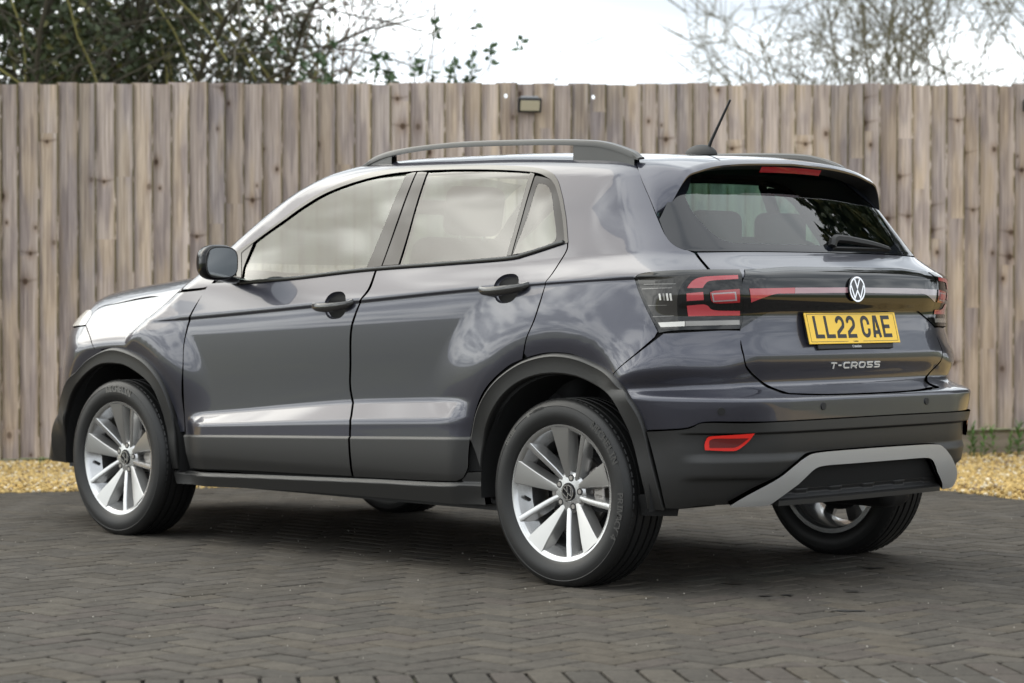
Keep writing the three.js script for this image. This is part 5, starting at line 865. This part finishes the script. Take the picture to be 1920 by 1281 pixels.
// --- tail lamps
{
  const lampGeo = panelGeo(P.lamp, { off: 0.004, step: 0.007, depth: 0.02 });
  for (const mir of [false, true]) {
    const mg = (g) => mir ? mirrorGeo(g) : g;
    const lamp = part('tail_lamp', mg(lampGeo), M.lens, car);
    const sub = (name, poly, off, mat, depth = 0.002) => part(name, mg(panelGeo(poly, { off, step: 0.006, depth })), mat, lamp);
    sub('indicator_lens', [[0.2925, 1.048, 1], [0.318, 0.984], [0.341, 0.928], [0.360, 0.884, 1], [0.40, 0.888, 1], [0.398, 0.99], [0.412, 1.040], [0.430, 1.062, 1], [0.33, 1.058]], 0.0048, M.lensGrey, 0.0);
    for (const k of ['red1', 'red2', 'red3', 'redIn']) sub('red_element', P[k], 0.0065, k === 'redIn' ? M.redDeep : M.red);
    sub('lamp_rim', P.redRing, 0.0075, M.greyBar, 0.001); sub('red_element', P.redRingIn, 0.0082, M.red, 0.001);
    sub('reversing_light', P.whiteBar1, 0.0065, M.clearWhite); sub('reversing_light', P.whiteBar2, 0.0065, M.clearDim);
    for (const k of ['led1', 'led2', 'led3', 'led4']) sub('lamp_rib', P[k], 0.0062, k === 'led2' ? M.clearDim : M.clearWhite, 0.001);
    for (const k of ['lin1', 'lin2', 'lin3', 'lin4']) part('lamp_line', mg(panelGeo(P[k], { off: 0.0062, step: 0.0018, depth: 0.001 })), M.clearDim, lamp);
  }
}
// --- rear bumper
{
  const up = [[0.3658, 0.8708, 1], [0.5033, 0.8800], [0.5850, 0.8795, 1], ...half(P.bumper, 3, 9).map(([s, t]) => [s, t]), [0.90, 0.6585]];
  const lo = [[0.90, 0.5835], [0.5977, 0.5818], [0.4700, 0.5834], [0.4373, 0.5714], [0.4124, 0.5606], [0.3275, 0.5517, 1], [0.3047, 0.6145], [0.2659, 0.6753], [0.2256, 0.7259, 1], [0.2931, 0.7921]];
  const ring = [...up, [1.30, 0.6585], ...up.slice(0, -1).reverse().map(([s, t, c]) => c ? [2 * MID - s, t, c] : [2 * MID - s, t]), ...lo.slice().reverse().map(([s, t, c]) => c ? [2 * MID - s, t, c] : [2 * MID - s, t]), ...lo];
  // order: top edge left to right, right flank downwards, lower edge right to left, left flank upwards
  const P1 = smooth(ring), rows = [...range(0.535, 0.640, 0.010), ...range(0.643, 0.66, 0.003), ...range(0.664, 0.72, 0.006), ...range(0.73, 0.89, 0.010)];
  const bump = part('rear_bumper', cutGeo([P1], range(0.22, 1.98, 0.008), () => rows, (s, t) => skin(s, t), 0.012), M.paint, car);
  // dark plastic lower half, with a shallow step under its top strip
  const bl = [[0.3303, 0.5487, 1], [0.4133, 0.5575], [0.4379, 0.5683], [0.4598, 0.5803], [0.5941, 0.5788], [0.96, 0.5805]], bb = [[0.92, 0.306], [0.662, 0.300], [0.5231, 0.300], [0.3718, 0.2960, 1], [0.3603, 0.3791], [0.3471, 0.4577]];
  const mr = (L) => L.slice().reverse().map(([s, t, c]) => c ? [2 * MID - s, t, c] : [2 * MID - s, t]);
  const ringB = smooth([...bl, ...mr(bl), ...mr(bb), ...bb]);
  const sm = (s) => Math.min(s, 2 * MID - s);
  const offB = (s, t) => { const lim = 0.5455 - 0.010 * S01((0.47 - sm(s)) / 0.06) * 0, inn = S01((sm(s) - 0.40) / 0.06); return 0.012 - 0.014 * S01((lim - t) / 0.006) * inn + 0.010 * S01((0.475 - t) / 0.03) * inn - 0.012 * S01((0.400 - t) / 0.02) * S01((0.66 - sm(s)) / 0.1) * inn; };
  const rb = [...range(0.285, 0.530, 0.009), ...range(0.534, 0.552, 0.003), ...range(0.556, 0.585, 0.006)];
  const rp = [[0.635, 0.3120], [0.68, 0.3518], [0.7357, 0.3965], [0.7722, 0.4205], [0.8234, 0.4265], [0.96, 0.4270]];
  const recessRing = smooth([...rp.map((p, i) => i ? p : [...p, 1]), ...mr(rp.map((p, i) => i ? p : [...p, 1])), [1.30, 0.3135], [0.90, 0.3135]]);
  const lower = part('bumper_lower', cutGeo([ringB, recessRing], range(0.32, 1.88, 0.008), () => rb, nrm(offB), 0.02), M.plastic, bump);
  // recessed panel between the silver legs, with a ribbed ledge and the lip below
  const rec = (s, t) => -0.035 + 0.016 * S01((0.345 - t) / 0.012) + 0.006 * S01((Math.sin((s - MID) * 34) - 0.2) / 0.4) * S01((0.352 - t) / 0.012) + 0.03 * S01((0.322 - t) / 0.006);
  part('bumper_recess', cutGeo([recessRing], range(0.62, 1.58, 0.007), () => range(0.30, 0.44, 0.004), nrm(rec), 0.0), M.plasticDark, bump);
  const lipP = range(0.655, 2 * MID - 0.655, 0.02).map((s) => skin(s, 0.311, 0.010).p);
  part('bumper_lip', sweepGeo(lipP, [[-0.014, -0.010], [0.014, -0.012], [0.016, 0.004], [0.006, 0.011], [-0.014, 0.010]], () => V(0, 1, 0)), M.plastic, bump);
  // silver trim
  const so = [[0.5166, 0.3060, 1], [0.5711, 0.3510], [0.6338, 0.3985], [0.6724, 0.4354], [0.7076, 0.4615], [0.7679, 0.4725], [0.96, 0.4755]], si = [[0.96, 0.4285], [0.8175, 0.4278], [0.7664, 0.4201], [0.73, 0.3969], [0.6785, 0.3535], [0.630, 0.3080, 1]];
  const sr = smooth([...so, ...mr(so), ...mr(si), ...si]);
  part('bumper_trim', cutGeo([sr], range(0.51, 1.69, 0.006), () => range(0.30, 0.48, 0.006), nrm((s, t) => 0.020), 0.022), M.silver, bump);
  for (const mir of [false, true]) {
    const mg = (g) => mir ? mirrorGeo(g) : g;
    const r = part('rear_reflector', mg(panelGeo(P.reflector, { off: 0.012, step: 0.006, depth: 0.01 })), M.redRefl, car);
    part('reflector_core', mg(panelGeo([[0.470, 0.497, 1], [0.470, 0.522], [0.482, 0.5285, 1], [0.553, 0.5285, 1], [0.531, 0.502], [0.522, 0.4975, 1]], { off: 0.0135, step: 0.006, depth: 0.002 })), M.redDark, r);
    for (const [s, t] of P.sensors) { const k = skin(s, t, 0.0012), g = new THREE.CylinderGeometry(0.0125, 0.0135, 0.004, 24); g.applyQuaternion(new THREE.Quaternion().setFromUnitVectors(V(0, 1, 0), k.n)); g.translate(k.p.x, k.p.y, k.p.z); part('parking_sensor', mg(g.toNonIndexed().index ? g : (() => { const q = g.toNonIndexed(); q.setIndex([...Array(q.attributes.position.count).keys()]); return q; })()), M.plasticDark, bump); }
  }
}
// --- roof rails
{
  const top = [[-1.345, 1.500], [-1.23, 1.536], [-1.108, 1.553], [-0.842, 1.566], [-0.504, 1.562], [-0.157, 1.548], [-0.028, 1.535], [0.073, 1.507], [0.135, 1.482]].map(([x, y]) => V(x, y - 0.012, 0.592 - 0.03 * S01((-1.0 - x) / 0.35) - 0.012 * S01((x + 0.2) / 0.35)));
  const pts = spline3(top, 80), prof = [[-0.017, -0.007], [-0.017, 0.006], [-0.011, 0.0125], [0.010, 0.0125], [0.016, 0.006], [0.017, -0.007]];
  const g = sweepGeo(pts, prof, () => V(0, 1, 0.12), (u) => [1, 0.45 + 0.55 * S01(u / 0.12) * S01((1 - u) / 0.06)]);
  // feet: front wedge and long rear fairing that close the gap to the roof
  const foot = (x0, x1, h0) => { const rows = range(x0, x1, 0.02).map((x) => { const c = pts.reduce((a, b) => Math.abs(b.x - x) < Math.abs(a.x - x) ? b : a), yb = topSkin(x, 0.565).p.y - 0.025; return [V(x, c.y - 0.006, c.z + 0.012), V(x, yb, c.z + 0.014), V(x, yb, c.z - 0.016), V(x, c.y - 0.006, c.z - 0.014)]; }); return gridGeo(rows, true, 40); };
  const f1 = foot(-1.34, -1.13, 0), f2 = foot(-0.165, 0.115, 0);
  for (const mir of [false, true]) { const r = part('roof_rail', mir ? mirrorGeo(g) : g, M.trimRail ?? (M.trimRail = phys(0.036, 0.035, 0.032, 0.40, { clearcoat: 0.3, clearcoatRoughness: 0.3 })), car); part('rail_foot', mir ? mirrorGeo(f1) : f1, M.trimRail, r); part('rail_foot', mir ? mirrorGeo(f2) : f2, M.trimRail, r); }
}
// --- aerial
{
  const b = topSkin(-0.085, 0, 0).p, base = new THREE.SphereGeometry(1, 24, 12, 0, Math.PI * 2, 0, Math.PI / 2); base.scale(0.075, 0.040, 0.032); base.translate(b.x - 0.005, b.y - 0.002, 0);
  const a = part('aerial_base', base, M.plasticDark, car);
  part('aerial_mast', sweepGeo([V(b.x + 0.03, b.y + 0.02, 0), V(b.x + 0.045, b.y + 0.05, 0), V(0.050, 1.712, 0)], Array.from({ length: 8 }, (_, i) => [Math.cos(i * Math.PI / 4), Math.sin(i * Math.PI / 4)]), () => V(0, 0, 1), (u) => 0.0075 - 0.0032 * u), M.plasticDark, a);
}
// --- door mirrors
{
  const sup = (p, q) => Math.sign(p) * Math.abs(p) ** q;
  const rows = []; for (let i = 0; i <= 24; i++) { const r = []; for (let j = 0; j <= 40; j++) { const th = -Math.PI / 2 + Math.PI * i / 24, ph = 2 * Math.PI * j / 40; const cx = sup(Math.cos(th), 0.75), lx = sup(Math.sin(th), 0.7); r.push(V(0.065 * (lx > 0 ? lx * 0.55 : lx * 1.15), 0.070 * cx * sup(Math.sin(ph), 0.72), 0.078 * cx * sup(Math.cos(ph), 0.72))); } rows.push(r); }
  const place = (g) => { g.rotateY(-0.16); g.translate(-1.765, 1.126, 0.936); return g; };
  const sh = place(gridGeo(rows, false, 60));
  const faceRing = Array.from({ length: 40 }, (_, j) => { const ph = 2 * Math.PI * j / 40; return new THREE.Vector2(0.066 * sup(Math.cos(ph), 0.62), 0.057 * sup(Math.sin(ph), 0.62)); });
  const rimG = place(new THREE.ExtrudeGeometry(new THREE.Shape(faceRing.map((p) => p.clone().multiplyScalar(1.07))), { depth: 0.003, bevelEnabled: false }).rotateY(Math.PI / 2).translate(0.0335, 0, 0)), face = place(new THREE.ExtrudeGeometry(new THREE.Shape(faceRing), { depth: 0.002, bevelEnabled: false }).rotateY(Math.PI / 2).translate(0.0355, 0, 0));
  const foot = merge([sweepGeo(spline3([skin(-1.84, 1.062, -0.01).p, V(-1.80, 1.062, 0.85), V(-1.785, 1.075, 0.91)], 10), Array.from({ length: 10 }, (_, i) => [0.045 * Math.cos(i * Math.PI / 5), 0.016 * Math.sin(i * Math.PI / 5)]), () => V(0, 1, 0))]);
  const fix = (g) => { const q = g.index ? g : (() => { const k = g.clone(); k.setIndex([...Array(k.attributes.position.count).keys()]); return k; })(); return q; };
  M.mirror = std(0.55, 0.57, 0.58, 0.03, { metalness: 1 });
  for (const mir of [false, true]) { const f = (g) => mir ? mirrorGeo(fix(g)) : g; const h = part('door_mirror', f(sh), M.mirrorShell ??= phys(0.005, 0.005, 0.006, 0.10, { specularIntensity: 0.7 }), car); part('mirror_rim', f(rimG), M.plasticDark, h); part('mirror_glass', f(face), M.mirror, h); part('mirror_foot', f(foot), M.gloss, h); }
}
// --- cabin
{
  const cab = car;
  const seat = (x, z, w) => { const s = group('seat', cab); part('seat_cushion', box(0.50, 0.16, w, x, 0.62, z, 0.06), M.seat, s); const b = box(0.15, 0.62, w, 0, 0.31, 0, 0.06); b.rotateZ(-0.30); b.translate(x + 0.22, 0.62, z); part('seat_back', b, M.seat, s); return [s, x + 0.22 + 0.20, z]; };
  for (const z of [0.36, -0.36]) { const [s, x] = seat(-1.35, z, 0.50); const h = box(0.10, 0.19, 0.27, 0, 0, 0, 0.045); h.rotateZ(-0.18); h.translate(x + 0.01, 1.32, z); part('headrest', h, M.seat, s); part('headrest_post', merge([box(0.012, 0.16, 0.012, x, 1.22, z - 0.06), box(0.012, 0.16, 0.012, x, 1.22, z + 0.06)]), M.steel, s); }
  const [s2] = seat(-0.45, 0, 1.25); for (const z of [0.38, 0, -0.38]) { const h = box(0.09, 0.15, 0.25, -0.02, 1.235, z, 0.04); part('headrest', h, M.seat, s2); }
  part('dashboard', box(0.45, 0.30, 1.36, -1.98, 0.92, 0, 0.08), M.seat, cab);
  const wheel = new THREE.TorusGeometry(0.185, 0.016, 12, 40); wheel.rotateY(Math.PI / 2); wheel.rotateZ(0.4); wheel.translate(-1.68, 1.00, -0.36); part('steering_wheel', wheel, M.seat, cab);
  part('parcel_shelf', box(0.46, 0.03, 1.20, 0.10, 1.06, 0, 0.01), M.seat, cab);
  part('cabin_floor', box(2.4, 0.04, 1.46, -0.95, 0.42, 0), M.seat, cab);
  part('headlining', cutGeo([smooth([[-1.35, -0.52, 1], [0.10, -0.52, 1], [0.10, 0.52, 1], [-1.35, 0.52, 1]])], range(-1.4, 0.15, 0.06), () => range(-0.58, 0.58, 0.06), (x, z) => topSkin(x, z, -0.035), 0), M.seat, cab);
  const mp = box(0.03, 0.06, 0.22, -1.52, 1.36, 0, 0.012); part('interior_mirror', mp, M.seat, cab);
}
// ---------------------------------------------------------------- wheels (local z points outwards)
{
  const tyreProf = [];                                   // [radius, z]
  const RT = 0.327, RR = 0.2345;
  const half2 = [[RR - 0.004, 0.083], [RR + 0.004, 0.0925], [RR + 0.010, 0.0955], [RR + 0.022, 0.1005], [RR + 0.035, 0.1035], [RR + 0.050, 0.1035], [RR + 0.064, 0.1005], [RR + 0.066, 0.1012], [RR + 0.074, 0.0975], [RR + 0.082, 0.0915], [RR + 0.088, 0.0835], [RT - 0.003, 0.0755]];
  const tread = []; const gro = [0.052, 0.019, -0.019, -0.052], gw = 0.0052;
  for (const c of gro) { const crown = (z) => RT - 0.0035 * (z / 0.07) ** 2; tread.push([crown(c + gw), c + gw], [RT - 0.009, c + gw - 0.0008], [RT - 0.009, c - gw + 0.0008], [crown(c - gw), c - gw]); }
  const prof = [...half2, ...tread, ...half2.slice().reverse().map(([r, z]) => [r, -z])].map(([r, z]) => new THREE.Vector2(r, z));
  const lathe = (pts, seg = 96) => { const g = new THREE.LatheGeometry(pts, seg); g.rotateX(Math.PI / 2); return creased(g, 28); };
  const tyreG = lathe(prof, 128);
  // shoulder sipes: short dark cuts stand proud as blocks
  const blocks = []; for (let i = 0; i < 76; i++) { const a = i / 76 * 2 * Math.PI; for (const sz of [1, -1]) { const b = new THREE.BoxGeometry(0.0182, 0.0032, 0.022); b.translate(0, 0, 0); b.rotateX(sz * 0.62); b.translate(0, RT - 0.0085, sz * 0.0815); b.rotateZ(a); blocks.push(b); } }
  const blockG = merge(blocks);
  // rim
  const rimG = lathe([[0.2215, -0.095], [0.2385, -0.094], [0.2385, -0.086], [0.2150, -0.072], [0.1980, -0.03], [0.1960, 0.03], [0.2120, 0.060], [0.2170, 0.078], [0.2225, 0.0845], [0.2300, 0.0885], [0.2370, 0.0895], [0.2390, 0.0860], [0.2360, 0.082]].map(([r, z]) => new THREE.Vector2(r, z)), 96);
  const hubG = lathe([[0.0001, 0.040], [0.030, 0.046], [0.034, 0.050], [0.062, 0.048], [0.072, 0.040], [0.074, 0.02], [0.070, 0.0], [0.0001, 0.0]].map(([r, z]) => new THREE.Vector2(r, z)), 48);
  // spokes: five pairs, one broad blade and one slim bar
  const blade = (a0, aOff, w) => {                       // station list [r, angle shift (deg), half-width face, half-width root, face z]
    const rows = [];
    for (const [r, sh, hw, hb, z, zb] of w) {
      const a = (a0 + aOff + sh) * Math.PI / 180, c = Math.cos(a), s = Math.sin(a), pt = (o, zz) => V(r * c - o * s, r * s + o * c, zz);
      rows.push([pt(-hb, zb), pt(-hw - 0.0015, z - 0.003), pt(-hw + 0.001, z), pt(0, z + 0.0012), pt(hw - 0.001, z), pt(hw + 0.0015, z - 0.003), pt(hb, zb)]);
    }
    const c = rows[rows.length - 1].map((p) => p.clone()); return gridGeo(rows, false, 24);
  };
  const wide = [[0.040, 6, 0.008, 0.014, 0.046, 0.012], [0.065, 5, 0.0105, 0.019, 0.050, 0.012], [0.10, 3.0, 0.0165, 0.0265, 0.060, 0.016], [0.14, 1.5, 0.0240, 0.033, 0.070, 0.024], [0.18, 0.4, 0.0320, 0.040, 0.0795, 0.036], [0.213, 0, 0.0385, 0.0455, 0.0855, 0.048], [0.226, 0, 0.0410, 0.0475, 0.0885, 0.058]];
  const slim = [[0.040, -9, 0.007, 0.013, 0.045, 0.012], [0.065, -8, 0.0082, 0.0165, 0.050, 0.012], [0.10, -5, 0.0088, 0.0185, 0.058, 0.016], [0.14, -2.5, 0.0092, 0.020, 0.068, 0.024], [0.18, -1, 0.0098, 0.021, 0.0775, 0.036], [0.213, 0, 0.0105, 0.022, 0.0835, 0.048], [0.226, 0, 0.0110, 0.022, 0.0865, 0.058]];
  const spokesW = blade(0, 0, wide), spokesS = blade(0, 0, slim);
  const boltG = new THREE.CylinderGeometry(0.0085, 0.0085, 0.012, 6).rotateX(Math.PI / 2), wellG = new THREE.CylinderGeometry(0.0125, 0.0125, 0.004, 20).rotateX(Math.PI / 2);
  const discG = lathe([[0.03, -0.002], [0.128, -0.002], [0.128, -0.020], [0.03, -0.020]].map(([r, z]) => new THREE.Vector2(r, z)), 64), bellG = lathe([[0.0001, 0.016], [0.066, 0.016], [0.070, 0.012], [0.070, -0.004], [0.074, -0.004]].map(([r, z]) => new THREE.Vector2(r, z)), 48), backG = lathe([[0.0001, -0.030], [0.15, -0.030]].map(([r, z]) => new THREE.Vector2(r, z)), 48);
  // caliper
  const calG = (() => { const g = []; for (let i = 0; i < 5; i++) { const b = box(0.045, 0.05, 0.075, 0, 0.118, -0.012, 0.008); b.rotateZ((-0.36 + i * 0.18)); g.push(b); } return merge(g); })();
  // lettering on the sidewall: letters set round an arc
  const arcText = (txt, size, radius, start, dir, z, stretch = 1, depth = 0.0014) => {
    const out = []; let a = start;
    for (const ch of txt) {
      const adv = (ch === ' ' ? 0.45 : 0.74) * size * stretch; if (ch !== ' ') { const g = new TextGeometry(ch, { font: fontBold, size, depth, curveSegments: 3 }); g.computeBoundingBox(); const w = g.boundingBox.max.x; g.translate(-w / 2, -size / 2, 0); g.scale(stretch, 1, 1); const m = a - dir * adv / 2 / radius; if (dir < 0) g.rotateZ(Math.PI); g.translate(0, radius, 0); g.rotateZ(m); g.translate(0, 0, z); out.push(g); } a -= dir * adv / radius;
    } return merge(out);
  };
  const deg = Math.PI / 180;
  const wheelAt = (x, z, name, label, turn, roll) => {
    const w = group('wheel', car); w.position.set(x, HUB + 0.002, z); w.rotation.y = turn; w.userData.label = label;
    const g = new THREE.Group(); 
    const add = (n, geo, mat) => { const m = part(n, geo, mat, w); m.rotation.z = roll; return m; };
    add('tyre', tyreG, M.rubber); 
    add('tread_block', blockG, M.rubber);
    add('rim', rimG, M.alloy); add('wheel_hub', hubG, M.alloy);
    for (let k = 0; k < 5; k++) {
      const a = add('spoke', spokesW, M.alloyFace); a.rotation.z = roll + (-52 - 72 * k) * deg;
      const b = add('spoke', spokesS, M.alloy); b.rotation.z = roll + (-81 - 72 * k) * deg;
      for (const [ge, ma, dz] of [[wellG, M.plasticDark, 0.0480], [boltG, M.steel, 0.0445]]) { const c = part(ge === boltG ? 'wheel_bolt' : 'bolt_recess', ge, ma, w); const t = roll + (-66 - 72 * k) * deg; c.position.set(0.052 * Math.cos(t), 0.052 * Math.sin(t), dz); }
    }
    const cap = part('centre_cap', new THREE.CylinderGeometry(0.029, 0.030, 0.006, 40).rotateX(Math.PI / 2).translate(0, 0, 0.052), M.gloss, w);
    const mk = part('cap_mark', roundel(0.0275).translate(0, 0, 0.0515), M.chrome, w); mk.rotation.z = roll + 0.5;
    part('brake_disc', merge([discG.clone().translate(0, 0, 0.0)]), M.steel, w); part('disc_bell', bellG, M.rust, w); part('brake_backplate', backG, M.inner, w);
    const cl = part('brake_caliper', calG, M.steel, w); cl.rotation.z = -1.35;
    const valve = part('tyre_valve', new THREE.CylinderGeometry(0.004, 0.006, 0.03, 10).rotateX(Math.PI / 2 - 0.5).translate(-0.195, -0.03, 0.055), M.plasticDark, w);
    return w;
  };
  const rearL = wheelAt(0, 0.749, 'wheel', 'rear wheel with lettered tyre', 0, 0), frontL = wheelAt(-WB, 0.757, 'wheel', 'front wheel with lettered tyre', 0, 0.03);
  const rearR = wheelAt(0, -0.749, 'wheel', 'far rear wheel', Math.PI, 0.4), frontR = wheelAt(-WB, -0.757, 'wheel', 'far front wheel', Math.PI, 1.1);
  const face = 0.1036;
  part('tyre_lettering', merge([arcText('OUTSIDE', 0.0135, 0.297, 58 * deg, 1, 0.1012, 1.0)]), M.letterWhite, rearL);
  part('tyre_lettering', merge([arcText('MICHELIN', 0.0085, 0.300, 24 * deg, 1, 0.1008, 1.0)]), M.letter, rearL);
  part('tyre_lettering', merge([arcText('MICHELIN', 0.027, 0.290, -33 * deg, 1, 0.1022, 1.05), arcText('PRIMACY 4', 0.025, 0.290, -86 * deg, 1, 0.1022, 1.05)]), M.letter, rearL);
  part('tyre_lettering', merge([arcText('MICHELIN', 0.027, 0.290, 12 * deg, 1, 0.1022, 1.05)]), M.letterWhite, frontL);
  const mk = part('tyre_mark', new THREE.CircleGeometry(0.0075, 16).translate(0, 0.300, 0.1016), M.letterWhite, rearL); mk.rotation.z = 29 * deg;
}
renderer.setSize(1024, 683);
renderer.render(scene, camera);
